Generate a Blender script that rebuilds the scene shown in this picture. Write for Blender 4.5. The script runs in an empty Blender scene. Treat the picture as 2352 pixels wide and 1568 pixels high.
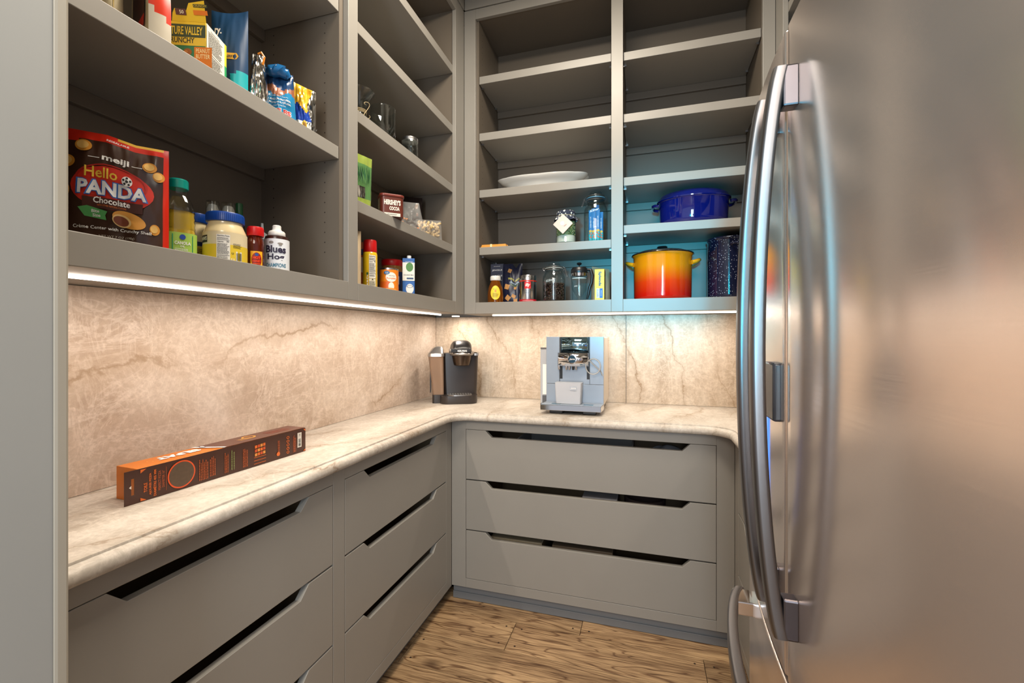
import bpy, bmesh, math, random
from mathutils import Vector, Matrix, noise
C = bpy.context
SC = C.scene
COL = SC.collection
PI = math.pi
RND = random.Random(7)

# ------------------------------------------------------------------ camera
F_PX, CX, CY, YAW, CAM_H = 1013.95, 1176.0, 771.65, 0.2922, 1.2806
cam_d = bpy.data.cameras.new('camera')
cam = bpy.data.objects.new('camera', cam_d)
COL.objects.link(cam)
cam.location = (0, 0, CAM_H)
cam.rotation_euler = (PI / 2, 0, YAW)
cam_d.sensor_width = 36.0
cam_d.sensor_fit = 'HORIZONTAL'
cam_d.lens = F_PX / 2352 * 36
cam_d.shift_y = (CY - 784) / 2352
cam_d.clip_start = 0.01
SC.camera = cam
SC.view_settings.view_transform = 'Standard'
SC.view_settings.look = 'None'
SC.view_settings.gamma = 1
SC.view_settings.exposure = 0.0
SC.view_settings.use_curve_mapping = False
SC.cycles.max_bounces = 10
SC.cycles.transparent_max_bounces = 16
SC.cycles.transmission_bounces = 10
SC.cycles.caustics_reflective = False
SC.cycles.caustics_refractive = False
SC.cycles.sample_clamp_indirect = 4.0

# ------------------------------------------------------------------ world and lights
w = bpy.data.worlds.new('world'); SC.world = w
w.use_nodes = True
w.node_tree.nodes['Background'].inputs[0].default_value = (0.95, 0.95, 1.0, 1)
w.node_tree.nodes['Background'].inputs[1].default_value = 0.6

def area(name, loc, target, size, size_y, power, color, spread=None):
    d = bpy.data.lights.new(name, 'AREA'); d.shape = 'RECTANGLE'
    d.size = size; d.size_y = size_y; d.energy = power; d.color = color
    if spread: d.spread = spread
    o = bpy.data.objects.new(name, d); COL.objects.link(o)
    o.location = loc
    v = Vector(target) - Vector(loc)
    o.rotation_euler = v.to_track_quat('-Z', 'Y').to_euler()
    return o

LED_COL = (1.0, 0.87, 0.75)
area('ceiling_lamp_light', (-0.28, 1.15, 3.03), (-0.28, 1.15, 0), 0.55, 0.55, 50, (1.0, 0.89, 0.74))
area('front_fill_light', (-0.1, -1.3, 2.7), (-0.3, 1.6, 1.4), 1.4, 0.8, 46, (1.0, 0.90, 0.78))  # unseen fill, added to brighten the upright cabinet fronts
area('window_daylight', (0.02, -2.3, 1.45), (-0.25, 2.3, 1.3), 0.42, 1.9, 50, (0.76, 0.89, 1.0))
sp = bpy.data.lights.new('teal_spot', 'SPOT')  # added teal spot that confines the cool daylight tint to the lower right bays
sp.energy = 1300; sp.color = (0.0, 0.46, 0.72); sp.spot_size = math.radians(16); sp.spot_blend = 1.0
sp.shadow_soft_size = 0.12
so = bpy.data.objects.new('teal_spot', sp); COL.objects.link(so)
so.location = (-0.15, -2.2, 1.35)
so.rotation_euler = (Vector((0.08, 2.45, 1.70)) - so.location).to_track_quat('-Z', 'Y').to_euler()

# ------------------------------------------------------------------ materials
def srgb(r, g, b):
    def f(c):
        c /= 255.0
        return c / 12.92 if c <= 0.04045 else ((c + 0.055) / 1.055) ** 2.4
    return (f(r), f(g), f(b), 1)
_M = {}
def mat(name, rgb=(128, 128, 128), rough=0.5, metal=0.0, **k):
    if name in _M: return _M[name]
    m = bpy.data.materials.new(name); m.use_nodes = True
    b = m.node_tree.nodes['Principled BSDF']
    b.inputs['Base Color'].default_value = srgb(*rgb)
    b.inputs['Roughness'].default_value = rough
    b.inputs['Metallic'].default_value = metal
    if 'trans' in k: b.inputs['Transmission Weight'].default_value = k['trans']
    if 'ior' in k: b.inputs['IOR'].default_value = k['ior']
    if 'coat' in k: b.inputs['Coat Weight'].default_value = k['coat']; b.inputs['Coat Roughness'].default_value = 0.04
    if 'alpha' in k: b.inputs['Alpha'].default_value = k['alpha']
    if 'emit' in k:
        b.inputs['Emission Color'].default_value = (*k['emit'][0], 1)
        b.inputs['Emission Strength'].default_value = k['emit'][1]
    if 'spec' in k: b.inputs['Specular IOR Level'].default_value = k['spec']
    _M[name] = m
    return m
def nodes(m): return m.node_tree.nodes, m.node_tree.links, m.node_tree.nodes['Principled BSDF']
def noisy(m, scale=40, amt=0.06, bump=0.0, coord='Object', rough_amt=0.0):
    """gentle procedural variation of colour, gloss and relief"""
    n, l, b = nodes(m)
    tc = n.new('ShaderNodeTexCoord'); t = n.new('ShaderNodeTexNoise')
    t.inputs['Scale'].default_value = scale; t.inputs['Detail'].default_value = 4
    l.new(tc.outputs[coord], t.inputs['Vector'])
    base = tuple(b.inputs['Base Color'].default_value)
    mx = n.new('ShaderNodeMix'); mx.data_type = 'RGBA'
    mx.inputs[6].default_value = tuple(c * (1 - amt) for c in base[:3]) + (1,)
    mx.inputs[7].default_value = tuple(min(1, c * (1 + amt)) for c in base[:3]) + (1,)
    l.new(t.outputs['Fac'], mx.inputs[0]); l.new(mx.outputs[2], b.inputs['Base Color'])
    if bump:
        bp = n.new('ShaderNodeBump'); bp.inputs['Strength'].default_value = bump; bp.inputs['Distance'].default_value = 0.001
        l.new(t.outputs['Fac'], bp.inputs['Height']); l.new(bp.outputs['Normal'], b.inputs['Normal'])
    if rough_amt:
        mr = n.new('ShaderNodeMapRange'); r = b.inputs['Roughness'].default_value
        mr.inputs['To Min'].default_value = max(0, r - rough_amt); mr.inputs['To Max'].default_value = min(1, r + rough_amt)
        l.new(t.outputs['Fac'], mr.inputs['Value']); l.new(mr.outputs['Result'], b.inputs['Roughness'])
    return m

PAINT = noisy(mat('cabinet_paint', (142, 138, 131), 0.42), 6, 0.04, 0.0, rough_amt=0.05)
PAINT_SHADED = noisy(mat('cabinet_paint_shaded', (106, 97, 86), 0.42), 5, 0.04)  # darker, browner copy of the cabinet paint: recess shade put into the colour
WALLP = noisy(mat('wall_paint', (156, 157, 154), 0.55), 8, 0.03)
CEILP = noisy(mat('ceiling_paint', (205, 200, 190), 0.7), 8, 0.03)
HOLE = mat('dark_hole', (30, 24, 20), 0.9)
BLACK = noisy(mat('black_plastic', (26, 24, 24), 0.35), 30, 0.1)
CHROME = noisy(mat('chrome', (215, 216, 220), 0.06, 1.0), 20, 0.02)
SILVER = noisy(mat('satin_silver', (190, 190, 192), 0.28, 1.0), 60, 0.05)
def thin_glass(name, tint, ior, rough=0.0):
    m = mat(name, (250, 250, 250), .1); n, l, b = nodes(m); out = n['Material Output']
    tr = n.new('ShaderNodeBsdfTransparent'); tr.inputs[0].default_value = tint
    gl = n.new('ShaderNodeBsdfGlossy'); gl.inputs['Roughness'].default_value = rough
    lw = n.new('ShaderNodeLayerWeight'); lw.inputs['Blend'].default_value = .5
    pw = n.new('ShaderNodeMath'); pw.operation = 'POWER'; pw.inputs[1].default_value = 3.2; l.new(lw.outputs['Facing'], pw.inputs[0])
    fr = n.new('ShaderNodeMath'); fr.operation = 'MULTIPLY_ADD'; fr.inputs[1].default_value = .55; fr.inputs[2].default_value = .055; l.new(pw.outputs[0], fr.inputs[0])
    mx = n.new('ShaderNodeMixShader'); l.new(fr.outputs[0], mx.inputs[0]); l.new(tr.outputs[0], mx.inputs[1]); l.new(gl.outputs[0], mx.inputs[2]); l.new(mx.outputs[0], out.inputs['Surface'])
    return m
GLASS = thin_glass('clear_glass', (.93, .96, .96, 1), 1.5)
CLEARPL = thin_glass('clear_plastic', (.94, .95, .93, 1), 1.45, .06)
WHITE = noisy(mat('white_print', (236, 234, 226), 0.45), 30, 0.03)
WHITEPL = noisy(mat('white_plastic', (225, 224, 220), 0.35), 30, 0.03)
LED = mat('led_diffuser', (255, 240, 220), 0.4, emit=(LED_COL, 5.0))
def ink(r, g, b, rough=0.45, **k):
    nm = 'ink_%d_%d_%d%s' % (r, g, b, '_%d' % int(rough * 100) if rough != .45 else '')
    if nm in _M: return _M[nm]
    return noisy(mat(nm, (r, g, b), rough, **k), 50, 0.04)

def stone(name, skew, period, phase, c_dark, c_mid, c_light, vein, grain_scale, blotch=(1, 1, 1)):
    """quartzite: soft blotches, fine crossing crystal streaks and a few long brown veins.
    skew = weights of object x, y, z whose sum is constant along a vein"""
    m = mat(name, c_mid, 0.42, spec=.35); n, l, b = nodes(m)
    tc = n.new('ShaderNodeTexCoord')
    def N(scale, detail, rough, dist, sc=(1, 1, 1), rot=(0, 0, 0)):
        mp = n.new('ShaderNodeMapping'); mp.inputs['Scale'].default_value = sc; mp.inputs['Rotation'].default_value = rot; l.new(tc.outputs['Object'], mp.inputs['Vector'])
        t = n.new('ShaderNodeTexNoise'); t.inputs['Scale'].default_value = scale; t.inputs['Detail'].default_value = detail; t.inputs['Roughness'].default_value = rough; t.inputs['Distortion'].default_value = dist
        l.new(mp.outputs[0], t.inputs['Vector']); return t.outputs['Fac']
    def M(op, a, bb=None, c=None):
        t = n.new('ShaderNodeMath'); t.operation = op
        for i, v in enumerate((a, bb, c)):
            if v is None: continue
            if isinstance(v, (int, float)): t.inputs[i].default_value = v
            else: l.new(v, t.inputs[i])
        return t.outputs[0]
    def R_(v, f0, f1, t0, t1):
        t = n.new('ShaderNodeMapRange'); t.inputs['From Min'].default_value = f0; t.inputs['From Max'].default_value = f1; t.inputs['To Min'].default_value = t0; t.inputs['To Max'].default_value = t1; l.new(v, t.inputs['Value']); return t.outputs[0]
    def X_(fac, a, bb, mode='MIX'):
        t = n.new('ShaderNodeMix'); t.data_type = 'RGBA'; t.blend_type = mode
        for i, v in ((0, fac), (6, a), (7, bb)):
            if isinstance(v, (int, float)): t.inputs[i].default_value = v
            elif isinstance(v, tuple): t.inputs[i].default_value = v
            else: l.new(v, t.inputs[i])
        return t.outputs[2]
    blot = N(3.2, 7, .62, .3, blotch)
    cr = n.new('ShaderNodeValToRGB'); e = cr.color_ramp.elements
    e[0].position = .34; e[0].color = srgb(*c_dark); e[1].position = .68; e[1].color = srgb(*c_light); x = e.new(.5); x.color = srgb(*c_mid); l.new(blot, cr.inputs[0])
    col = cr.outputs[0]
    # three families of thin pale crystal streaks at different slants
    for k, (rot, sc) in enumerate((((.6, .9, .5), (1.2, 1, 3.2)), ((-.9, .5, 1.1), (3.2, 1.3, 1)), ((.8, -.9, 2.1), (1, 3.4, 1.4)))):
        v = N(grain_scale, 6, .62, 1.6, sc, rot); ridge = M('ABSOLUTE', M('SUBTRACT', v, .5))
        col = X_(R_(ridge, 0, .03, .30, 0), col, srgb(*[min(255, c + 14) for c in c_light]))
    fine = N(70, 4, .7, .5); col = X_(R_(fine, .35, .75, 0, .30), col, srgb(*[c - 30 for c in c_dark]), 'MULTIPLY')
    # long veins
    sep = n.new('ShaderNodeSeparateXYZ'); l.new(tc.outputs['Object'], sep.inputs[0])
    lin = M('ADD', M('ADD', M('MULTIPLY', sep.outputs[0], skew[0]), M('MULTIPLY', sep.outputs[1], skew[1])), M('MULTIPLY', sep.outputs[2], skew[2]))
    lin = M('ADD', lin, M('MULTIPLY', M('SUBTRACT', N(3.0, 8, .62, .4), .5), .34))
    band = M('ABSOLUTE', M('SUBTRACT', M('FRACT', M('ADD', M('DIVIDE', lin, period), phase)), .5))
    mask = R_(N(2.6, 3, .5, 0), .38, .62, .05, 1)
    col = X_(M('MULTIPLY', R_(band, 0, .02, 1.0, 0), mask), col, srgb(*vein))
    col = X_(M('MULTIPLY', R_(band, 0, .13, .6, 0), mask), col, srgb(*[int((a_ + b_) / 2) for a_, b_ in zip(vein, c_mid)]))
    l.new(col, b.inputs['Base Color'])
    return m
STONE_L = stone('quartzite_left_slab', (0, -.19, 1), .42, -2.47 + .5, (188, 167, 148), (208, 190, 172), (226, 212, 198), (142, 114, 86), 3.6)
STONE_B = stone('quartzite_back_slab', (1, 0, .36), .23, .1, (182, 162, 139), (203, 186, 165), (222, 209, 191), (132, 102, 70), 3.6, (2.4, 1, .55))
STONE_C = stone('quartzite_counter', (1, -.42, 0), .2, .2, (164, 153, 140), (184, 175, 163), (203, 195, 184), (122, 100, 76), 3.6, (2, .7, 1))

def wood():
    m = mat('oak_plank', (150, 110, 70), 0.38); n, l, b = nodes(m)
    tc = n.new('ShaderNodeTexCoord'); oi = n.new('ShaderNodeObjectInfo')
    mul = n.new('ShaderNodeVectorMath'); mul.operation = 'SCALE'; mul.inputs[0].default_value = (7.3, 3.1, 5.7)
    l.new(oi.outputs['Random'], mul.inputs['Scale'])
    add = n.new('ShaderNodeVectorMath'); l.new(tc.outputs['Object'], add.inputs[0]); l.new(mul.outputs[0], add.inputs[1])
    mp = n.new('ShaderNodeMapping'); mp.inputs['Scale'].default_value = (.75, 6.5, 6.5); l.new(add.outputs[0], mp.inputs['Vector'])
    ns = n.new('ShaderNodeTexNoise'); ns.inputs['Scale'].default_value = 1.6; ns.inputs['Detail'].default_value = 3; ns.inputs['Distortion'].default_value = .5
    l.new(mp.outputs[0], ns.inputs['Vector'])
    # rings: many bands of a smooth noise give cathedral grain
    mu = n.new('ShaderNodeMath'); mu.operation = 'MULTIPLY'; mu.inputs[1].default_value = 11; l.new(ns.outputs['Fac'], mu.inputs[0])
    fr = n.new('ShaderNodeMath'); fr.operation = 'PINGPONG'; fr.inputs[1].default_value = .5; l.new(mu.outputs[0], fr.inputs[0])
    ring = n.new('ShaderNodeMapRange'); ring.inputs['From Min'].default_value = 0; ring.inputs['From Max'].default_value = .13; ring.inputs['To Min'].default_value = 1; ring.inputs['To Max'].default_value = 0
    l.new(fr.outputs[0], ring.inputs['Value'])
    fine = n.new('ShaderNodeTexNoise'); fine.inputs['Scale'].default_value = 30; fine.inputs['Detail'].default_value = 5
    mp2 = n.new('ShaderNodeMapping'); mp2.inputs['Scale'].default_value = (.35, 7, 7); l.new(add.outputs[0], mp2.inputs['Vector']); l.new(mp2.outputs[0], fine.inputs['Vector'])
    big = n.new('ShaderNodeTexNoise'); big.inputs['Scale'].default_value = 2.5; l.new(mp.outputs[0], big.inputs['Vector'])
    cr = n.new('ShaderNodeValToRGB'); e = cr.color_ramp.elements
    e[0].position = .3; e[0].color = srgb(88, 58, 34); e[1].position = .66; e[1].color = srgb(200, 166, 124)
    mixf = n.new('ShaderNodeMix'); mixf.data_type = 'FLOAT'; mixf.inputs[0].default_value = .55
    l.new(big.outputs['Fac'], mixf.inputs[2]); l.new(fine.outputs['Fac'], mixf.inputs[3]); l.new(mixf.outputs[0], cr.inputs[0])
    m1 = n.new('ShaderNodeMix'); m1.data_type = 'RGBA'; m1.blend_type = 'MULTIPLY'
    sc_ = n.new('ShaderNodeMath'); sc_.operation = 'MULTIPLY'; sc_.inputs[1].default_value = .78; l.new(ring.outputs[0], sc_.inputs[0])
    l.new(sc_.outputs[0], m1.inputs[0]); l.new(cr.outputs[0], m1.inputs[6]); m1.inputs[7].default_value = srgb(118, 80, 52)
    # plank to plank tone
    hv = n.new('ShaderNodeHueSaturation'); mr = n.new('ShaderNodeMapRange'); mr.inputs['To Min'].default_value = .74; mr.inputs['To Max'].default_value = 1.14
    l.new(oi.outputs['Random'], mr.inputs['Value']); l.new(mr.outputs[0], hv.inputs['Value']); l.new(m1.outputs[2], hv.inputs['Color'])
    # a few knots
    vo = n.new('ShaderNodeTexVoronoi'); vo.inputs['Scale'].default_value = 1.3; mp3 = n.new('ShaderNodeMapping'); mp3.inputs['Scale'].default_value = (1, 1.7, 1)
    l.new(add.outputs[0], mp3.inputs['Vector']); l.new(mp3.outputs[0], vo.inputs['Vector'])
    kn = n.new('ShaderNodeMapRange'); kn.inputs['From Min'].default_value = .02; kn.inputs['From Max'].default_value = .07; kn.inputs['To Min'].default_value = .85; kn.inputs['To Max'].default_value = 0
    l.new(vo.outputs['Distance'], kn.inputs['Value'])
    m3 = n.new('ShaderNodeMix'); m3.data_type = 'RGBA'; l.new(kn.outputs[0], m3.inputs[0]); l.new(hv.outputs[0], m3.inputs[6]); m3.inputs[7].default_value = srgb(62, 38, 24)
    l.new(m3.outputs[2], b.inputs['Base Color'])
    bp = n.new('ShaderNodeBump'); bp.inputs['Strength'].default_value = .15; bp.inputs['Distance'].default_value = .002
    l.new(fine.outputs['Fac'], bp.inputs['Height']); l.new(bp.outputs['Normal'], b.inputs['Normal'])
    return m
WOOD = wood()

def brushed(name, rgb, rough, aniso, stretch):
    m = mat(name, rgb, rough, .84); n, l, b = nodes(m)
    tc = n.new('ShaderNodeTexCoord'); mp = n.new('ShaderNodeMapping'); mp.inputs['Scale'].default_value = stretch
    t = n.new('ShaderNodeTexNoise'); t.inputs['Scale'].default_value = 8; t.inputs['Detail'].default_value = 6
    l.new(tc.outputs['Object'], mp.inputs['Vector']); l.new(mp.outputs[0], t.inputs['Vector'])
    mr = n.new('ShaderNodeMapRange'); mr.inputs['To Min'].default_value = rough * .8; mr.inputs['To Max'].default_value = rough * 1.25
    l.new(t.outputs['Fac'], mr.inputs['Value']); l.new(mr.outputs[0], b.inputs['Roughness'])
    b.inputs['Anisotropic'].default_value = aniso
    b.inputs['Anisotropic Rotation'].default_value = .25
    tg = n.new('ShaderNodeTangent'); tg.direction_type = 'RADIAL'; tg.axis = 'Z'
    l.new(tg.outputs[0], b.inputs['Tangent'])
    return m
STEEL = brushed('brushed_steel', (232, 216, 205), .19, .85, (1, 1, 60))
STEEL_D = noisy(mat('fridge_gasket_grey', (70, 68, 68), .5), 20, .05)
MOUNT = noisy(mat('mount_dark_chrome', (96, 92, 96), .34, 1.0), 30, .04)
HANDLE = noisy(mat('handle_steel', (116, 113, 113), .36, 1.0), 30, .04)

# ------------------------------------------------------------------ mesh builder
class MB:
    def __init__(s): s.v = []; s.f = []; s.mi = []; s.ms = []
    def m(s, material):
        if material not in s.ms: s.ms.append(material)
        return s.ms.index(material)
    def add(s, vs, fs, material):
        k = len(s.v); i = s.m(material)
        s.v += [tuple(p) for p in vs]
        for f in fs: s.f.append(tuple(a + k for a in f)); s.mi.append(i)
        return s
    def box(s, x0, x1, y0, y1, z0, z1, material):
        vs = [(x, y, z) for z in (z0, z1) for y in (y0, y1) for x in (x0, x1)]
        return s.add(vs, [(0, 2, 3, 1), (4, 5, 7, 6), (0, 1, 5, 4), (1, 3, 7, 5), (3, 2, 6, 7), (2, 0, 4, 6)], material)
    def lathe(s, prof, material, seg=32, c=(0, 0), cap=True, sx=1, sy=1, mats=None, power=2):
        """prof: (radius, z) from bottom to top; power > 2 gives a squarish section"""
        vs = []; fs = []; n = len(prof)
        for r, z in prof:
            for k in range(seg):
                a = 2 * PI * k / seg; ca, sa = math.cos(a), math.sin(a)
                q = (abs(ca) ** power + abs(sa) ** power) ** (-1 / power) if power != 2 else 1
                vs.append((c[0] + r * q * ca * sx, c[1] + r * q * sa * sy, z))
        mi = [mats[i] if mats else material for i in range(n - 1)]
        for i in range(n - 1):
            fl = [(i * seg + k, i * seg + (k + 1) % seg, (i + 1) * seg + (k + 1) % seg, (i + 1) * seg + k) for k in range(seg)]
            fs.append((fl, mi[i]))
        k0 = len(s.v); s.v += vs
        for fl, mm in fs:
            j = s.m(mm)
            for f in fl: s.f.append(tuple(a + k0 for a in f)); s.mi.append(j)
        if cap:
            if prof[0][0] > 1e-5: s.f.append(tuple(k0 + a for a in reversed(range(seg)))); s.mi.append(s.m(mi[0]))
            if prof[-1][0] > 1e-5: s.f.append(tuple(k0 + (n - 1) * seg + a for a in range(seg))); s.mi.append(s.m(mi[-1]))
        return s
    def tube(s, pts, r, material, seg=8, closed=False, cap=True):
        pts = [Vector(p) for p in pts]; n = len(pts); rs = r if isinstance(r, (list, tuple)) else [r] * n
        rings = []; up = None
        for i, p in enumerate(pts):
            a = pts[(i - 1) % n] if (closed or i > 0) else p
            b = pts[(i + 1) % n] if (closed or i < n - 1) else p
            t = (b - a).normalized()
            if up is None: up = Vector((0, 0, 1)) if abs(t.z) < .9 else Vector((1, 0, 0))
            x = t.cross(up).normalized(); y = x.cross(t).normalized(); up = y
            rings.append([p + (x * math.cos(2 * PI * k / seg) + y * math.sin(2 * PI * k / seg)) * rs[i] for k in range(seg)])
        vs = [q for rg in rings for q in rg]; fs = []
        for i in range(n if closed else n - 1):
            j = (i + 1) % n
            for k in range(seg): fs.append((i * seg + k, i * seg + (k + 1) % seg, j * seg + (k + 1) % seg, j * seg + k))
        if cap and not closed:
            fs.append(tuple(reversed(range(seg)))); fs.append(tuple((n - 1) * seg + k for k in range(seg)))
        return s.add(vs, fs, material)
    def prism(s, poly, material, axis='z', a=0.0, b=1.0):
        """extrude a 2D polygon between a and b along an axis"""
        def P(u, v, t): return (u, v, t) if axis == 'z' else (u, t, v) if axis == 'y' else (t, u, v)
        n = len(poly)
        vs = [P(u, v, a) for u, v in poly] + [P(u, v, b) for u, v in poly]
        fs = [tuple(reversed(range(n))), tuple(n + i for i in range(n))] + [(i, (i + 1) % n, n + (i + 1) % n, n + i) for i in range(n)]
        return s.add(vs, fs, material)
    def grid(s, fn, nu, nv, material, matfn=None, closed_u=False):
        k0 = len(s.v)
        for j in range(nv + 1):
            for i in range(nu + 1): s.v.append(tuple(fn(i / nu, j / nv)))
        for j in range(nv):
            for i in range(nu):
                a = k0 + j * (nu + 1) + i
                s.f.append((a, a + 1, a + nu + 2, a + nu + 1))
                s.mi.append(s.m(matfn((i + .5) / nu, (j + .5) / nv) if matfn else material))
        return s
    def build(s, name, parent=None, bevel=0, smooth=0.6, seg=2):
        me = bpy.data.meshes.new(name); me.from_pydata(s.v, [], s.f)
        for m_ in s.ms: me.materials.append(m_)
        me.polygons.foreach_set('material_index', s.mi)
        bm = bmesh.new(); bm.from_mesh(me); bmesh.ops.recalc_face_normals(bm, faces=bm.faces); bm.to_mesh(me); bm.free()
        if smooth is not None:
            me.polygons.foreach_set('use_smooth', [True] * len(me.polygons)); me.set_sharp_from_angle(angle=smooth)
        o = bpy.data.objects.new(name, me); COL.objects.link(o)
        if parent: o.parent = parent
        if bevel:
            md = o.modifiers.new('bevel', 'BEVEL'); md.width = bevel; md.segments = seg; md.limit_method = 'ANGLE'; md.angle_limit = .7
            md.harden_normals = False
        return o
def thing(name, label, cat, loc=(0, 0, 0), rz=0, group=None, rx=0, ry=0):
    o = bpy.data.objects.new(name, None); COL.objects.link(o); o.empty_display_size = .02
    o.location = loc; o.rotation_euler = (rx, ry, rz); o['label'] = label; o['category'] = cat
    if group: o['group'] = group
    return o
def tag(o, label, cat, group=None, kind=None, loc=None, rz=None):
    o['label'] = label; o['category'] = cat
    if group: o['group'] = group
    if kind: o['kind'] = kind
    if loc is not None: o.location = loc
    if rz is not None: o.rotation_euler = (0, 0, rz)
    return o
def struct(o): o['kind'] = 'structure'; return o
def dup(root, **k):
    r = root.copy(); COL.objects.link(r)
    for ch in list(root.children):
        c = ch.copy(); COL.objects.link(c); c.parent = r
        for g in list(ch.children):
            d = g.copy(); COL.objects.link(d); d.parent = c
    return r

# ------------------------------------------------------------------ printed lettering (real flat print laid on the packaging)
_tc = bpy.data.curves.new('lettering_source', 'FONT'); _to = bpy.data.objects.new('lettering_source', _tc)
_tcache = {}
def text2d(s, bold=0.0, res=2, shear=0.0):
    key = (s, bold, shear)
    if key not in _tcache:
        _tc.body = s; _tc.size = 1.0; _tc.offset = bold; _tc.resolution_u = res; _tc.shear = shear
        me = bpy.data.meshes.new_from_object(_to)
        bm = bmesh.new(); bm.from_mesh(me); bmesh.ops.remove_doubles(bm, verts=bm.verts, dist=1e-4); bmesh.ops.triangulate(bm, faces=bm.faces)
        for lim in (.30, .22):   # keep the faces short so that they follow curved packaging
            lg = [e_ for e_ in bm.edges if e_.calc_length() > lim]
            if lg and len(s) < 12: bmesh.ops.subdivide_edges(bm, edges=lg, cuts=1); bmesh.ops.triangulate(bm, faces=bm.faces)
        bm.to_mesh(me); bm.free()
        vs = [(v.co.x, v.co.y) for v in me.vertices]; fs = [tuple(p.vertices) for p in me.polygons]
        bpy.data.meshes.remove(me)
        x0 = min(v[0] for v in vs); x1 = max(v[0] for v in vs); y0 = min(v[1] for v in vs); y1 = max(v[1] for v in vs)
        _tcache[key] = (vs, fs, x0, x1, y0, y1)
    return _tcache[key]
class Print:
    """flat marks on a surface; fn(x, y, lift) -> 3D"""
    def __init__(s, fn, lift=.0008, step=.0004): s.fn = fn; s.mb = MB(); s.e = lift; s.step = step; s.bb = []
    def _n(s, x, y, hw, hh):
        k = 0   # one film thickness above whatever is printed underneath
        for bx_, by_, bw_, bh_, l_ in s.bb:
            if abs(x - bx_) < hw + bw_ and abs(y - by_) < hh + bh_: k = max(k, l_)
        s.bb.append((x, y, hw, hh, k + 1)); return s.e + s.step * (k + 1)
    def rect(s, x, y, w_, h_, material, nx=1, ny=1):
        e = s._n(x, y, w_ / 2, h_ / 2); s.mb.grid(lambda u, v: s.fn(x - w_ / 2 + u * w_, y - h_ / 2 + v * h_, e), nx, ny, material); return s
    def ell(s, x, y, a, b, material, n=28, rings=3, rot=0, ring=0.0):
        e = s._n(x, y, max(a, b) if rot else a, max(a, b) if rot else b); vs = []; cr, sr = math.cos(rot), math.sin(rot)
        for j in range(rings + 1):
            q = ring + (1 - ring) * j / rings
            for k in range(n):
                t = 2 * PI * k / n; px, py = a * q * math.cos(t), b * q * math.sin(t)
                vs.append(s.fn(x + px * cr - py * sr, y + px * sr + py * cr, e))
        fs = [(j * n + k, j * n + (k + 1) % n, (j + 1) * n + (k + 1) % n, (j + 1) * n + k) for j in range(rings) for k in range(n)]
        s.mb.add(vs, fs, material); return s
    def square(s, x, y, r, material, rot, n=6):
        e = s._n(x, y, r, r); cr, sr = math.cos(rot), math.sin(rot); q = r * .707
        s.mb.grid(lambda u, v: s.fn(x + q * ((2 * u - 1) * cr - (2 * v - 1) * sr), y + q * ((2 * u - 1) * sr + (2 * v - 1) * cr), e), n, n, material); return s
    def poly(s, pts, material):
        xs_ = [p_[0] for p_ in pts]; ys_ = [p_[1] for p_ in pts]
        e = s._n((max(xs_) + min(xs_)) / 2, (max(ys_) + min(ys_)) / 2, (max(xs_) - min(xs_)) / 2, (max(ys_) - min(ys_)) / 2); s.mb.add([s.fn(px, py, e) for px, py in pts], [tuple(range(len(pts)))], material); return s
    def text(s, t, x, y, h_, material, width=None, bold=0.0, rot=0, arc=0.0, shear=0.0, slope=0.0):
        """centred at x, y; h_ = cap height of the whole string box; width squeezes to fit"""
        vs, fs, x0, x1, y0, y1 = text2d(t, bold, 2, shear)
        k = h_ / max(y1 - y0, .01); kx = (width / (x1 - x0)) if width else k; hw = kx * (x1 - x0) / 2; up_ = abs(math.sin(rot)) > .7
        e = s._n(x, y, h_ / 2 if up_ else hw, hw if up_ else h_ / 2)
        cr, sr = math.cos(rot), math.sin(rot); out = []
        for a, b in vs:
            px = (a - (x0 + x1) / 2) * kx; py = (b - (y0 + y1) / 2) * k
            py += slope * px + (-arc * px * px)
            out.append(s.fn(x + px * cr - py * sr, y + px * sr + py * cr, e))
        s.mb.add(out, fs, material); return s
    def lines(s, x, y, w_, h_, n, material, seed=1, rot=0):
        """small print too fine to read: short strokes"""
        up_ = abs(math.sin(rot)) > .7; r = random.Random(seed); e = s._n(x, y, (h_ if up_ else w_) / 2, (w_ if up_ else h_) / 2); cr, sr = math.cos(rot), math.sin(rot)
        def q(px, py): return s.fn(x + px * cr - py * sr, y + px * sr + py * cr, e)
        for i in range(n):
            yy = h_ / 2 - (i + .5) * h_ / n; t = h_ / n * .22; xx = -w_ / 2
            end = w_ / 2 * r.uniform(.55, 1)
            while xx < end:
                ww = r.uniform(.04, .14) * w_; x2 = min(xx + ww, end)
                s.mb.add([q(xx, yy - t), q(x2, yy - t), q(x2, yy + t), q(xx, yy + t)], [(0, 1, 2, 3)], material)
                xx = x2 + .02 * w_
        return s
    def barcode(s, x, y, w_, h_, rot=0, seed=3, n=16):
        s.rect(x, y, *( (w_, h_) if not rot else (h_, w_)), WHITE); r = random.Random(seed); e = s._n(x, y, (h_ if rot else w_) / 2, (w_ if rot else h_) / 2)
        cr, sr = math.cos(rot), math.sin(rot)
        xx = -w_ * .42
        while xx < w_ * .42:
            b = r.choice([.5, .8, 1.3]) * w_ * .84 / n / 1.6
            pts = [(xx, -h_ * .38), (xx + b, -h_ * .38), (xx + b, h_ * .38), (xx, h_ * .38)]
            s.mb.add([s.fn(x + a * cr - c * sr, y + a * sr + c * cr, e) for a, c in pts], [(0, 1, 2, 3)], ink(25, 25, 25)); xx += b + r.choice([.4, .7, 1]) * w_ * .84 / n / 1.6
        return s
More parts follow.
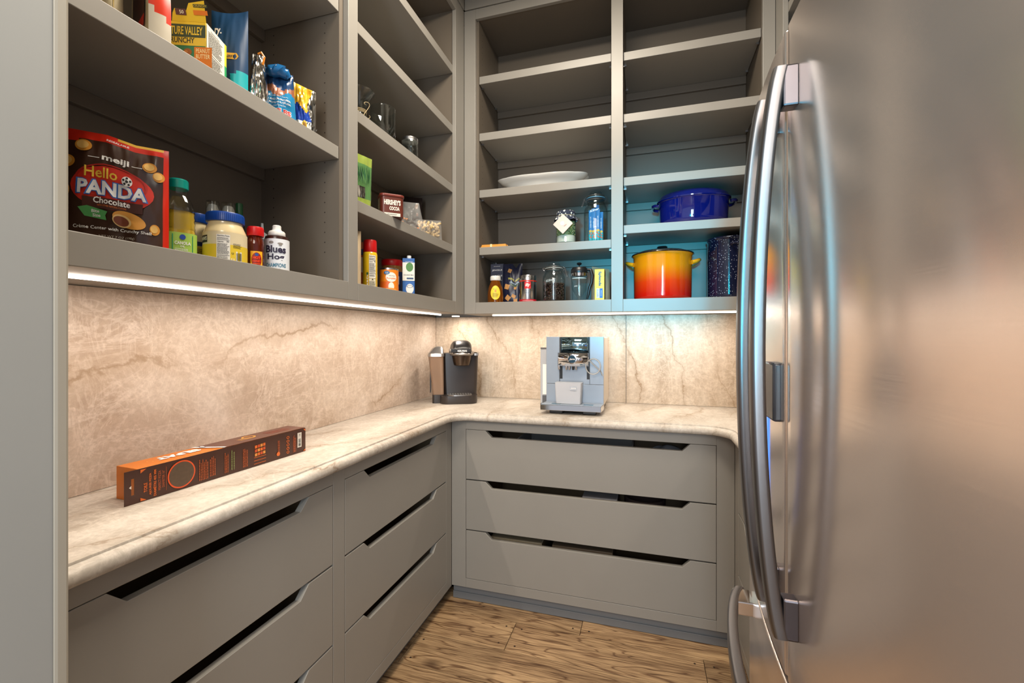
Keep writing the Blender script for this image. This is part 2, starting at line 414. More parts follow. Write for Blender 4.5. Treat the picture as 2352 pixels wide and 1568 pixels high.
    def facts(s, x, y, w_, h_):
        k = ink(30, 28, 28)
        s.rect(x, y, w_, h_, WHITE, 4, 1); e = y + h_ / 2
        s.text('Nutrition Facts', x, e - h_ * .05, h_ * .055, k, width=w_ * .88, bold=.02)
        s.rect(x, e - h_ * .21, w_ * .9, h_ * .014, k, 4, 1); s.text('Calories', x - w_ * .2, e - h_ * .28, h_ * .05, k, width=w_ * .45, bold=.02); s.text('90', x + w_ * .33, e - h_ * .27, h_ * .06, k, bold=.02)
        s.lines(x, e - h_ * .15, w_ * .88, h_ * .07, 2, k, 5); s.lines(x, e - h_ * .55, w_ * .88, h_ * .42, 9, k, 7)
        s.rect(x, e - h_ * .80, w_ * .9, h_ * .018, k, 4, 1); s.lines(x, e - h_ * .89, w_ * .88, h_ * .1, 3, k, 8)
        return s
    def build(s, parent, name='printed_label'):
        o = s.mb.build(name, parent, smooth=.5); return o
def flat(o, ux, uy, n):
    o, ux, uy, n = Vector(o), Vector(ux), Vector(uy), Vector(n)
    return lambda x, y, e: o + ux * x + uy * y + n * e
def cyl(r, c=(0, 0), a0=-PI / 2, rf=None):
    def fn(x, y, e):
        rr = (rf(y) if rf else r); a = a0 + x / r
        return (c[0] + (rr + e) * math.cos(a), c[1] + (rr + e) * math.sin(a), y)
    return fn
def front(y): return flat((0, y, 0), (1, 0, 0), (0, 0, 1), (0, -1, 0))     # the face of a box turned to local -y
def rightside(x, y=0): return flat((x, y, 0), (0, 1, 0), (0, 0, 1), (1, 0, 0))
def top(z): return flat((0, 0, z), (1, 0, 0), (0, 1, 0), (0, 0, 1))

# pixel of the photograph -> point on a vertical plane of the pantry (used only to read off real positions)
def P(u, v, X=None, Y=None, z=None):
    a = (u - CX) / F_PX; b = -(v - CY) / F_PX
    d = (-math.sin(YAW) + math.cos(YAW) * a, math.cos(YAW) + math.sin(YAW) * a, b)
    t = X / d[0] if X is not None else Y / d[1] if Y is not None else (z - CAM_H) / d[2]
    return Vector((d[0] * t, d[1] * t, CAM_H + d[2] * t))

# ------------------------------------------------------------------ room
XW, YW, XR = -1.243, 2.492, 0.88
XU, YU = -0.911, 2.153            # faces of the wall cabinets
XD, YD, XRD = -0.901, 1.975, 0.35  # faces of the base cabinets
ZU, ZDK, ZTOP, ZCEIL = 1.397, 1.456, 2.987, 3.10
Y0 = 0.40
def wallbox(name, *a): return struct(MB().box(*a, WALLP).build(name, smooth=None))
wl = wallbox('wall_left', XW - .12, XW - .012, Y0 - .08, YW + .12, 0, ZCEIL)
wb = wallbox('wall_back', XW - .012, XR + .12, YW + .012, YW + .12, 0, ZCEIL)
wallbox('wall_right', XR, XR + .12, .05, YW + .012, 0, ZCEIL)
wf = struct(MB().box(-2.2, -.80, .28, .41, 0, ZCEIL, WALLP).build('wall_front', smooth=None))
wallbox('wall_header', -.80, XR + .12, .0, .12, 2.45, ZCEIL)
struct(MB().box(XW - .12, XR + .12, .0, YW + .12, ZCEIL, ZCEIL + .05, CEILP).build('ceiling', smooth=None))
# casing of the doorway, rounded strip on the pantry side of the jamb
CASE = noisy(mat('casing_paint', (164, 158, 145), .4), 8, .03)
tr = struct(MB().box(-.93, -.797, .41, .4275, 0, 2.44, CASE).build('trim_1', bevel=.004, smooth=None))
# slabs of stone behind the worktop (parts of the walls)
MB().box(XW - .011, XW, Y0, YW - .0005, .9155, ZU - .001, STONE_L).build('stone_slab', wl, smooth=None)
for a, b in ((XW + .0005, -.0995), (-.097, XR - .002)):
    MB().box(a, b, YW, YW + .011, .9155, ZU - .001, STONE_B).build('stone_slab', wb, bevel=.0006, smooth=None)
# floor of single planks
fl = struct(MB().box(-2.4, 1.3, -2.5, YW + .1, -.06, -.012, HOLE).build('floor', smooth=None))
NAIL = ink(52, 36, 24, .6)
rows = {1.895: (-.267,), 1.715: (-.55, .222), 1.535: (-.93, .1), 1.355: (-.36, .75), 1.175: (-.8, .05), .995: (-.5, .5), .815: (-.2,), .635: (-.7, .3), .455: (0,), .275: (-.5, .4), .095: (-.1,), -.085: (-.6, .3)}
for y0, js in rows.items():
    xs = [-1.30] + list(js) + [.99]
    for a, b in zip(xs, xs[1:]):
        h = RND.uniform(-.0006, .0006)
        p = MB().box(a + .0011, b - .0011, y0 + .0011, y0 + .1789, -.012, h, WOOD)
        for nx in (a + .035, b - .035):
            for ny in (y0 + .035, y0 + .145): p.lathe([(.0045, h), (.0045, h + .0003)], NAIL, 8, (nx, ny))
        p.build('floor_plank', fl, bevel=.0012, seg=1, smooth=None)
struct(MB().box(-2.4, 1.3, -2.5, -.088, -.012, 0, WOOD).build('floor', smooth=None))

# ------------------------------------------------------------------ wall cabinets
def bx(name, parent, x0, x1, y0, y1, z0, z1, m=PAINT, bevel=.0015):
    return MB().box(x0, x1, y0, y1, z0, z1, m).build(name, parent, bevel=bevel, seg=2, smooth=None)
BK = .010   # back panels stand this far in front of the wall planes
def pins(parent, pts, axis, d):
    mb = MB()
    for x, y, z in pts:
        r = .0022; k = 6
        vs = [((x + d * .0006, y + r * math.cos(2 * PI * i / k), z + r * math.sin(2 * PI * i / k)) if axis == 'x' else (x + r * math.cos(2 * PI * i / k), y + d * .0006, z + r * math.sin(2 * PI * i / k))) for i in range(k)]
        mb.add(vs, [tuple(range(k))], HOLE)
    o = mb.build('pin_holes', parent, smooth=None); o['kind'] = 'stuff'

# left run -------------------------------------------------------------
wcl = thing('wall_cabinet', 'open greige shelf cabinet along the left wall above the long counter', 'cabinet', (0, 0, 0))
FT = .02
yl0 = Y0 + .031
STL = [(yl0, .47), (1.2051, 1.2545), (2.0469, YU - .001)]
for a, b in STL: bx('stile', wcl, XU - FT, XU, a, b, ZU, ZTOP)
for a, b in ((.47, 1.2051), (1.2545, 2.0469)):
    bx('rail', wcl, XU - FT, XU, a, b, ZU, ZDK); bx('rail', wcl, XU - FT, XU, a, b, 2.925, ZTOP)
bx('back_panel', wcl, XW - .010, XW, yl0, YW - .0005, ZU, ZTOP, PAINT_SHADED, 0)
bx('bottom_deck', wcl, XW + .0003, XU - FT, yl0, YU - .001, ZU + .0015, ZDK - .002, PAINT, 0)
bx('top_panel', wcl, XW, XU - FT, yl0, YU - .001, 2.93, 2.95, PAINT_SHADED, 0)
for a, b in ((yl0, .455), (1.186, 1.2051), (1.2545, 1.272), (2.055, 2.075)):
    bx('side_panel', wcl, XW, XU - FT, a, b, ZDK - .002, 2.93, PAINT_SHADED, 0)
bx('frieze_board', wcl, XU - FT, XU + .004, yl0, YU - .006, ZTOP + .003, ZCEIL - .001)
LZ = []
def shelf_l(z, ya, yb):
    bx('shelf', wcl, XW + .001, XU - FT, ya + .002, yb - .002, z - .04, z)
    bx('cleat', wcl, XW + .001, XW + .017, ya + .001, yb - .001, z - .078, z - .0405, PAINT_SHADED, .001)
for z in (1.882, 2.35, 2.72): shelf_l(z, .455, 1.186)
for z in (1.7416, 2.0465, 2.3475, 2.65): shelf_l(z, 1.272, 2.055)
pt = []
for z in [1.55 + .032 * k for k in range(43)]:
    for xx in (-.985, -1.19): pt.append((xx, 1.186, z))
pins(wcl, pt, 'y', -1)
# back run -------------------------------------------------------------
wcb = thing('wall_cabinet', 'open greige shelf cabinet on the back wall, two bays of shelves', 'cabinet', (0, 0, 0))
xr = .5415
for a, b in ((XU + .0006, -.847), (-.1532, -.0987), (.4914, xr - .0006)):
    bx('stile', wcb, a, b, YU, YU + FT, ZU, ZTOP)
for a, b in ((-.847, -.1532), (-.0987, .4914)):
    bx('rail', wcb, a, b, YU, YU + FT, ZU, ZDK); bx('rail', wcb, a, b, YU, YU + FT, 2.935, ZTOP)
bx('back_panel', wcb, XU, xr, YW, YW + .0095, ZU, ZTOP, PAINT_SHADED, 0)
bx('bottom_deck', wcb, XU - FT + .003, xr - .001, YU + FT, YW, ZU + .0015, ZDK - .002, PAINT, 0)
bx('top_panel', wcb, XU - FT + .003, xr - .001, YU + FT, YW, 2.94, 2.96, PAINT_SHADED, 0)
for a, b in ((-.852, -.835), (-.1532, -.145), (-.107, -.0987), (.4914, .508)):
    bx('side_panel', wcb, a, b, YU + FT, YW, ZDK - .002, 2.94, PAINT_SHADED, 0)
bx('frieze_board', wcb, XU + .0045, xr, YU - .004, YU + FT, ZTOP + .003, ZCEIL - .001)
for zs, a, b in (((1.746, 2.047, 2.3447, 2.6426), -.835, -.1532), ((1.8095, 2.0379, 2.3402, 2.6354), -.0987, .4914)):
    for z in zs:
        bx('shelf', wcb, a + .002, b - .002, YU + FT, YW - .001, z - .04, z)
        bx('cleat', wcb, a + .001, b - .001, YW - .017, YW - .001, z - .078, z - .0405, PAINT_SHADED, .001)
        for yy in (YU + .06, YW - .06):
            for xx, sx in ((a + .0012, 1), (b - .0012, -1)):
                MB().box(min(xx, xx + sx * .012), max(xx, xx + sx * .012), yy - .004, yy + .004, z - .047, z - .0403, SILVER).build('shelf_pin', wcb, smooth=None)
pt = []
for z in [1.55 + .032 * k for k in range(43)]:
    for yy in (YU + .07, YW - .07): pt.append((-.835, yy, z))
pins(wcb, pt, 'x', 1)
# right run ------------------------------------------------------------
wcr = thing('wall_cabinet', 'greige shelf cabinet on the right wall beyond and above the fridge', 'cabinet', (0, 0, 0))
for a, b in ((1.30, 1.35), (2.05, YU - .0005)): bx('stile', wcr, xr, xr + FT, a, b, ZU, ZTOP)
bx('stile', wcr, xr, xr + FT, .42, .47, 1.86, ZTOP)
bx('rail', wcr, xr, xr + FT, 1.35, 2.05, ZU, ZDK); bx('rail', wcr, xr, xr + FT, 1.35, 2.05, 2.93, ZTOP)
bx('door', wcr, xr, xr + FT, .472, .882, 1.86, ZTOP); bx('door', wcr, xr, xr + FT, .886, 1.298, 1.86, ZTOP)
bx('back_panel', wcr, XR - .012, XR - .0005, 1.27, YW - .001, ZU, ZTOP, PAINT_SHADED, 0)
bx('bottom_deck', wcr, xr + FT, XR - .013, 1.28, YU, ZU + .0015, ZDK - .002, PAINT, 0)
bx('side_panel', wcr, xr + FT, XR - .013, 1.285, 1.30, ZU, ZTOP, PAINT_SHADED, 0)
bx('side_panel', wcr, xr + FT, XR - .013, 2.10, 2.12, ZDK, 2.93, PAINT_SHADED, 0)
bx('top_panel', wcr, xr + FT, XR - .013, .42, YU, 2.94, 2.96, PAINT_SHADED, 0)
bx('bottom_panel', wcr, xr + FT, XR - .013, .42, 1.284, 1.86, 1.88, PAINT_SHADED, 0)
bx('frieze_board', wcr, xr - .004, xr + FT, .42, YU - .006, ZTOP + .003, ZCEIL - .001)
for z in (1.746, 2.047, 2.3447, 2.6426): bx('shelf', wcr, xr + FT, XR - .014, 1.302, 2.098, z - .04, z)

# light strips under the cabinets
def strip(parent, x0, x1, y0, y1, power):
    MB().box(x0, x1, y0, y1, ZU - .0065, ZU + .001, LED).build('light_strip', parent, bevel=.0015, smooth=None)
    lx, ly = x1 - x0, y1 - y0
    area('led_strip_light', ((x0 + x1) / 2, (y0 + y1) / 2, ZU - .0075), ((x0 + x1) / 2, (y0 + y1) / 2, 0), lx, ly, power, LED_COL)
strip(wcl, -1.047, -1.041, Y0 + .05, 2.15, 6.4)
strip(wcb, -.80, .47, 2.285, 2.296, 4.8)
strip(wcr, .67, .681, 1.32, 2.1, 3.0)
# puck light in the corner
MB().lathe([(.022, ZU - .004), (.022, ZU + .001)], LED, 20, (-1.051, 2.36)).build('light_puck', wcl, smooth=.6)
area('led_puck_light', (-1.051, 2.36, ZU - .006), (-1.051, 2.40, 0), .03, .03, 1.2, LED_COL)

# ------------------------------------------------------------------ base cabinets with notched drawers
ZCB = .878
DZ = [(.591, .832), (.349, .5885), (.113, .3465)]
def drawer(parent, a, b, z0, z1, f, depth, d=.033, i0=.10, i1=.132, partname='drawer'):
    """front in the plane of the frame; f(t, out, z) maps run, depth behind the face, height"""
    g = .0016
    poly = [(a + g, z0 + g), (b - g, z0 + g), (b - g, z1 - g), (b - i0, z1 - g), (b - i1, z1 - d), (a + i1, z1 - d), (a + i0, z1 - g), (a + g, z1 - g)]
    vs = [f(t, 0, z) for t, z in poly] + [f(t, .02, z) for t, z in poly]; n = len(poly)
    mb = MB().add(vs, [tuple(range(n)), tuple(n + i for i in reversed(range(n)))] + [(i, n + i, n + (i + 1) % n, (i + 1) % n) for i in range(n)], PAINT)
    o = mb.build(partname, parent, bevel=.0012, smooth=None)
    # the open box behind the front
    zt = z1 - d - .012; mb = MB(); zb = z0 + .02
    for (t0, t1, e0, e1, za, zc) in ((a + .02, b - .02, .0205, .032, zb, zt), (a + .02, a + .032, .032, depth, zb, zt + .02), (b - .032, b - .02, .032, depth, zb, zt + .02), (a + .032, b - .032, depth - .012, depth, zb, zt + .02), (a + .032, b - .032, .032, depth - .012, zb, zb + .01)):
        p0, p1 = f(t0, e0, za), f(t1, e1, zc)
        mb.box(min(p0[0], p1[0]), max(p0[0], p1[0]), min(p0[1], p1[1]), max(p0[1], p1[1]), za, zc, DRW)
    mb.build('drawer_box', o, smooth=None)
    return o
DRW = noisy(mat('drawer_maple', (150, 128, 100), .5), 20, .08)
def base(label, f, t0, t1, banks, zbot, depth, toe, corner_pad=0.0):
    c = thing('base_cabinet', label, 'cabinet')
    def part(name, a, b, e0, e1, z0, z1, m=PAINT, bev=.0012):
        p0, p1 = f(a, e0, z0), f(b, e1, z1)
        return bx(name, c, min(p0[0], p1[0]), max(p0[0], p1[0]), min(p0[1], p1[1]), max(p0[1], p1[1]), z0, z1, m, bev)
    ends = [t0] + [x for bk in banks for x in bk] + [t1]
    for i in range(0, len(ends), 2):
        if ends[i + 1] - ends[i] > .002: part('stile', ends[i], ends[i + 1], 0, .02, zbot, ZCB - .0015)
    for a, b in banks:
        part('rail', a, b, 0, .02, .832, ZCB - .0015); part('rail', a, b, 0, .02, zbot, .113)
        for z0, z1 in DZ: drawer(c, a, b, z0, z1, f, depth - .02)
        part('partition', a - .018, a - .002, .021, depth, zbot, ZCB - .0015, PAINT_SHADED, 0); part('partition', b + .002, b + .018, .021, depth, zbot, ZCB - .0015, PAINT_SHADED, 0)
    part('carcass_back', t0, t1, depth + .001, depth + .01, zbot, ZCB - .0015, PAINT_SHADED, 0)
    part('carcass_floor', t0, t1, .021, depth, zbot, zbot + .015, PAINT_SHADED, 0)
    part('toe_kick', t0, t1, toe, toe + .015, .0012, zbot - .0008, TOE); part('shoe_strip', t0, t1, toe - .006, toe - .0005, .0012, .034, TOE)
    return c
TOE = noisy(mat('toe_kick_cool_cast', (112, 114, 116), .45), 6, .04)  # bluish cast of the light is mixed into the toe kick colour
base('greige base cabinet with two banks of notched drawers along the left wall', lambda t, e, z: (XD - e, t, z), Y0 + .031, YD - .0005, [(.395, 1.1213)][:0] + [(.435, 1.1213), (1.1749, 1.9137)], .066, .33, .05)
base('greige base cabinet with three wide notched drawers on the back wall', lambda t, e, z: (t, YD + e, z), XD + .0005, XRD - .0005, [(-.8266, .2821)], .07, .50, .022)
base('greige base cabinet with notched drawers in the right run beyond the fridge', lambda t, e, z: (XRD + e, t, z), 1.262, YD - .0005, [(1.30, 1.9078)], .07, .50, .03)

# worktop: one U-shaped slab with a moulded edge -----------------------
def arc(cx, cy, r, a0, a1, n=10): return [(cx + r * math.cos(a0 + (a1 - a0) * i / n), cy + r * math.sin(a0 + (a1 - a0) * i / n)) for i in range(n + 1)]
R = .105; bxl, byb, bxr = -.891, 1.965, .34       # start line of the edge moulding
path = [(bxl, Y0 + .031)] + arc(bxl + R, byb - R, R, PI, PI / 2) + arc(bxr - R, byb - R, R, PI / 2, 0) + [(bxr, 1.262)]
prof = [(0, .915), (.0035, .9147), (.0045, .913), (.0052, .9105), (.0075, .909), (.012, .9085), (.017, .9065), (.0213, .903), (.0243, .898), (.025, .892), (.0243, .886), (.0215, .8815), (.017, .879), (.012, .878)]
def norm(i):
    a = path[max(0, i - 1)]; b = path[min(len(path) - 1, i + 1)]
    tx, ty = b[0] - a[0], b[1] - a[1]; L_ = math.hypot(tx, ty); return (ty / L_, -tx / L_)
mb = MB(); np_ = len(prof); vs = []
for i, (x, y) in enumerate(path):
    nx, ny = norm(i)
    for d, z in prof: vs.append((x + nx * d, y + ny * d, z))
fs = [(i * np_ + j, (i + 1) * np_ + j, (i + 1) * np_ + j + 1, i * np_ + j + 1) for i in range(len(path) - 1) for j in range(np_ - 1)]
for rest, zz, jj in (([(XR - .002, 1.262), (XR - .002, YW - .001), (XW + .001, YW - .001), (XW + .001, Y0 + .031)], .915, 0), ([(XR - .002, 1.262), (XR - .002, YW - .001), (XW + .001, YW - .001), (XW + .001, Y0 + .031)], .878, np_ - 1)):
    k = len(vs); vs += [(x, y, zz) for x, y in rest]
    ids = [i * np_ + jj for i in range(len(path))] + [k, k + 1, k + 2, k + 3]
    fs.append(tuple(ids) if zz < .9 else tuple(reversed(ids)))
k = len(vs)
a_, b_ = k - 8, k - 4
for i in range(3): fs.append((a_ + i, b_ + i, b_ + i + 1, a_ + i + 1))
fs.append(tuple([(len(path) - 1) * np_ + j for j in range(np_)] + [b_, a_])); fs.append(tuple([j for j in reversed(range(np_))] + [a_ + 3, b_ + 3]))
wt = mb.add(vs, fs, STONE_C).build('worktop', smooth=.5)
tag(wt, 'pale veined stone worktop running round three walls with a moulded edge', 'countertop')
MB().box(XR - .0115, XR - .0005, 1.262, YW - .001, .9155, ZU - .001, STONE_B).build('stone_slab', bpy.data.objects['wall_right'], smooth=None)

# ------------------------------------------------------------------ refrigerator
def fx(y): return .220 + .18 * (y - .81) ** 2
fr = thing('refrigerator', 'stainless steel french door refrigerator with bowed doors and arched handles', 'refrigerator', (0, 0, 0))
FY0, FY1 = .370, 1.250
MB().box(.272, XR - .02, FY0 + .004, FY1 - .004, .03, 1.765, STEEL_D).build('case', fr, bevel=.004)
def fdoor(name, y0, y1, z0, z1, bow=fx):
    r = .008; n = 22; ring = []
    for i in range(n + 1):
        t = i / n; y = y0 + (y1 - y0) * t
        # rounded vertical edges
        e0, e1 = y - y0, y1 - y; e = min(e0, e1)
        off = 0 if e >= r else r - math.sqrt(max(0, r * r - (r - e) ** 2))
        ring.append((bow(y) + off, y))
    ys = [y0 + .0003, y0 + .001, y0 + .0025, y0 + .005] + [y0 + .008 + (y1 - y0 - .016) * i / 26 for i in range(27)] + [y1 - .005, y1 - .0025, y1 - .001, y1 - .0003]
    ring = []
    for y in ys:
        e = min(y - y0, y1 - y); off = 0 if e >= r else r - math.sqrt(max(0, r * r - (r - e) ** 2)); ring.append((bow(y) + off, y))
    poly = ring + [(.268, y1 - .0003), (.268, y0 + .0003)]
    return MB().prism(poly, STEEL, 'z', z0, z1).build(name, fr, bevel=.0025, smooth=.5)
d1 = fdoor('door', FY0, .8135, .726, 1.780); d2 = fdoor('door', .8165, FY1, .726, 1.780)
dr = fdoor('freezer_drawer', FY0, FY1, .10, .716)
MB().box(.275, .30, FY0 + .01, FY1 - .01, .012, .095, STEEL_D).build('kick_grille', fr, bevel=.002)
for y in (FY0 + .03, FY1 - .05): MB().lathe([(.018, 0), (.018, .031)], BLACK, 12, (.5, y)).build('foot', fr)
MB().box(.235, .262, .8137, .8163, .73, 1.775, ink(60, 58, 56)).build('gasket', fr, smooth=None)
def rrect(hx, hy, r, n=4):
    out = []
    for cx, cy, a in ((hx - r, hy - r, 0), (-hx + r, hy - r, PI / 2), (-hx + r, -hy + r, PI), (hx - r, -hy + r, 1.5 * PI)):
        out += [(cx + r * math.cos(a + PI / 2 * i / n), cy + r * math.sin(a + PI / 2 * i / n)) for i in range(n + 1)]
    return out
sec = rrect(.0105, .0125, .006)
def vhandle(parent, y, z0=.822, z1=1.689):
    mb = MB(); n = 40; k = len(sec)
    vs = []
    for i in range(n + 1):
        t = i / n; z = z0 + (z1 - z0) * t; q = 1 - (2 * t - 1) ** 2
        xo = .199 - .032 * q ** .8
        for a, b in sec: vs.append((xo + a, y + b, z))
    fs = [(i * k + j, i * k + (j + 1) % k, (i + 1) * k + (j + 1) % k, (i + 1) * k + j) for i in range(n) for j in range(k)]
    fs += [tuple(range(k)), tuple(n * k + j for j in range(k))]
    h = mb.add(vs, fs, HANDLE).build('handle', parent, smooth=.7)
    for a, b in ((z0, z0 + .06), (z1 - .06, z1)):
        MB().prism([(.200, y - .0117), (fx(y) + .002, y - .0117), (fx(y) + .002, y + .0117), (.200, y + .0117)], MOUNT, 'z', a - .0012, b + .0012).build('handle_mount', h, bevel=.003, smooth=None)
vhandle(d1, .767); vhandle(d2, .868)
# freezer bar
mb = MB(); n = 36; k = len(sec); vs = []
for i in range(n + 1):
    t = i / n; y = .42 + .78 * t; q = 1 - (2 * t - 1) ** 2
    xo = .222 - .058 * q ** .75
    for a, b in rrect(.0105, .019, .006): vs.append((xo + a, y, .648 + b))
fs = [(i * k + j, i * k + (j + 1) % k, (i + 1) * k + (j + 1) % k, (i + 1) * k + j) for i in range(n) for j in range(k)] + [tuple(range(k)), tuple(n * k + j for j in range(k))]
h = mb.add(vs, fs, HANDLE).build('handle', dr, smooth=.7)
for y in (.455, 1.165): MB().box(.205, fx(y) + .002, y - .03, y + .03, .632, .664, CHROME).build('handle_mount', h, bevel=.003, smooth=None)
# dispenser control box on the far door, with its lit niche below
dp = MB().box(.2085, .224, .845, .905, 1.135, 1.235, mat('dispenser_dark', (58, 58, 62), .25)).build('dispenser_panel', d2, bevel=.004)
MB().box(.2205, .2235, .93, 1.02, .93, 1.13, mat('dispenser_glow', (40, 90, 200), .3, emit=((.1, .3, 1.0), 1.2))).build('dispenser_light', d2, bevel=.001)

# ------------------------------------------------------------------ helpers to place things from what the photograph shows
def cyl_at(u0, u1, X=None, Y=None):
    a0, a1 = math.atan((u0 - CX) / F_PX), math.atan((u1 - CX) / F_PX); am = (a0 + a1) / 2
    p = P(CX + F_PX * math.tan(am), CY, X=X, Y=Y); D = math.hypot(p.x, p.y)
    return p.x, p.y, D * math.sin((a1 - a0) / 2)
def ztop(x, y, v, r=0):
    D_ = math.hypot(x, y); x, y = x * (1 - .95 * r / D_), y * (1 - .95 * r / D_)
    F = -x * math.sin(YAW) + y * math.cos(YAW); return CAM_H + (CY - v) * F / F_PX
def reach(p, d, u):
    """how far along d from p until it lines up with column u"""
    a = (u - CX) / F_PX; nx, ny = math.cos(YAW) + a * math.sin(YAW), math.sin(YAW) - a * math.cos(YAW)
    return -(p.x * nx + p.y * ny) / (d.x * nx + d.y * ny)
def face(x, y): return math.atan2(x, -(-y)) * 0 + math.atan2(-x, y)  # rotation that turns a front to the camera
DK = ZDK - .002 + .0004     # top of the lowest decks

def bottle(mb, prof, m, **k): return mb.lathe(prof, m, **k)

class Pouch:
    """soft pack: front and back sheets, seams at the sides"""
    def __init__(s, w_, h_, d, top_open=0.0, puff=1.0, wr=.003, seed=1, topw=1.0, edge=.0006, bottom_flat=True, topfn=None):
        s.w, s.h, s.d, s.wr, s.seed, s.topw, s.bf, s.topfn = w_, h_, d, wr, seed, topw, bottom_flat, topfn
        s.edge = edge
    def dep(s, a, t):
        a = max(-1, min(1, a)); t = max(0, min(1, t))
        side = max(0.0, 1 - abs(a) ** 3.2) ** .75
        vert = (1 - t ** 2.2) ** .8 if s.bf else (math.sin(PI * min(1, max(0, t))) ** .55)
        base = s.d / 2 * side * vert
        nz = noise.noise(Vector((a * 2.3 + s.seed * 7, t * 3.1, s.seed))) + .5 * noise.noise(Vector((a * 6 + s.seed, t * 7, 3.3)))
        return base + s.wr * nz * side * (1 if t < .97 else .2) + s.edge
    def pt(s, x, z, e, side=-1):
        a = x / (s.w / 2); t = z / s.h
        k = 1 + (s.topw - 1) * t
        zz = z * (s.topfn(a) if s.topfn else 1)
        return Vector((x * k, side * (s.dep(a, t) + e), zz))
    def fn(s): return lambda x, y, e: s.pt(x, y, e)
    def mesh(s, matf, back, n=28):
        mb = MB()
        mb.grid(lambda u, v: s.pt((u * 2 - 1) * s.w / 2, v * s.h, 0, -1), n, n, back, matf)
        mb.grid(lambda u, v: s.pt((u * 2 - 1) * s.w / 2, v * s.h, 0, 1), n, n, back, matf)
        g = s
        for sx in (-1, 1):   # close the seams
            mb.grid(lambda u, v: s.pt(sx * s.w / 2, v * s.h, 0, -1 + 2 * u), 1, n, back)
        mb.grid(lambda u, v: s.pt((u * 2 - 1) * s.w / 2, 0, 0, -1 + 2 * v), n, 1, back)
        mb.grid(lambda u, v: s.pt((u * 2 - 1) * s.w / 2, s.h, 0, -1 + 2 * v), n, 1, back)
        return mb

# ================================================================== LEFT WALL, lowest deck
# chocolate biscuit pouch
FOIL_BR = mat('pouch_dark_brown', (62, 38, 26), .22); noisy(FOIL_BR, 12, .15); FOIL_RED = mat('pouch_red', (205, 40, 20), .28); noisy(FOIL_RED, 12, .08)
FOIL_Y = noisy(mat('pouch_yellow', (222, 176, 70), .3), 12, .08)
br = P(388, 560, X=-.955); ang = math.radians(90 - 48)
dirx = Vector((math.cos(ang), math.sin(ang), 0)); wbag = -reach(br, dirx, 146)
ctr = Vector((br.x, br.y, 0)) - dirx * wbag / 2
bag = thing('snack_pouch', 'brown and red chocolate biscuit pouch at the near end of the low shelf', 'snack bag', (ctr.x, ctr.y, DK), ang)
hb = (ztop(br.x, br.y, 348) - DK)
pb = Pouch(wbag, hb, .045, seed=2, wr=.0045, topfn=lambda a: 1 + .035 * (1 - a) / 2 + (.05 if a < -.2 else .05 * max(0, (.35 - a) / .55)))
def mf(u, v):
    if u > .955: return FOIL_RED
    if v > .985 and u > .5: return FOIL_Y
    if v > .93 - .05 * max(0, .5 - u): return FOIL_RED
    return FOIL_BR
pb.mesh(mf, FOIL_BR, 40).build('pouch_body', bag, smooth=1.2)
kb = wbag / .205; kh = hb / .225; pr = Print(lambda x_, y_, e_: pb.pt(x_ * kb, y_ * kh + .011, e_), .0010, .0007); W_ = ink(238, 236, 232); YL = ink(226, 190, 60); OR = ink(226, 120, 50); RD = ink(205, 42, 22); BL = ink(46, 110, 190)
X0 = -.004
pr.ell(X0, .105, .080, .043, RD, rings=5); pr.ell(X0 - .002, .118, .070, .034, ink(176, 30, 20), rings=4, ring=.93)
for (ex, ey, ea, eb) in ((-.062, .183, .0165, .0115), (.066, .167, .0145, .011), (.084, .149, .012, .011), (-.094, .15, .018, .012), (-.096, .095, .010, .013), (.078, .033, .0095, .0115)):
    pr.ell(ex, ey, ea, eb, ink(222, 150, 50), rings=2); pr.ell(ex - .001, ey + .001, ea * .72, eb * .7, ink(238, 190, 105), rings=2)
pr.text('meiji', X0 + .004, .163, .0155, W_, width=.052, bold=.03)
for sx in (-1, 1): pr.rect(X0 + .004 + sx * .041, .162, .021, .0012, W_, 3)
pr.text('Hello', X0 - .022, .133, .021, ink(236, 196, 66), width=.062, bold=.015)
pr.text('PANDA', X0 + .001, .103, .032, BL, width=.139, bold=.075); pr.text('PANDA', X0 + .001, .103, .028, ink(226, 226, 226), width=.132, bold=.035)
pr.rect(X0 + .002, .073, .115, .021, ink(70, 30, 20), 8, 2)
pr.text('Chocolate', X0, .0785, .0125, W_, width=.070, bold=.02); pr.text('WITH OTHER NATURAL FLAVORS', X0, .0685, .0035, OR, width=.055)
pr.poly([(-.068, .062), (-.05, .066), (-.012, .058), (-.016, .050), (-.014, .041), (-.055, .046)], ink(86, 168, 92)); pr.text('Bite', -.034, .0565, .006, W_, width=.015, bold=.02); pr.text('Size', -.032, .0485, .006, W_, width=.015, bold=.02)
# the rolled biscuit
pr.ell(.030, .046, .033, .0165, ink(224, 156, 66), rings=3, rot=-.25); pr.ell(.016, .043, .0185, .0125, ink(240, 200, 130), rings=2, rot=-.25); pr.ell(.015, .0425, .015, .0095, ink(120, 58, 30), rings=2, rot=-.25)
pr.ell(.024, .126, .0105, .0105, W_, rings=2)     # football
for k in range(5): pr.ell(.024 + .007 * math.cos(k * 1.257 + .3), .126 + .007 * math.sin(k * 1.257 + .3), .0024, .0024, ink(20, 20, 20), 8, 1)
pr.ell(.024, .126, .003, .003, ink(20, 20, 20), 8, 1)
pr.text('Crème Center with Crunchy Shell', -.002, .0235, .0082, W_, width=.150, bold=.01, slope=-.02); pr.text('NET WT 7 OZ (198g)', .006, .009, .0058, ink(200, 190, 175), width=.068)
pr.text('RESEALABLE', .002, .2015, .004, W_, width=.043, bold=.02)
pr.build(bag)

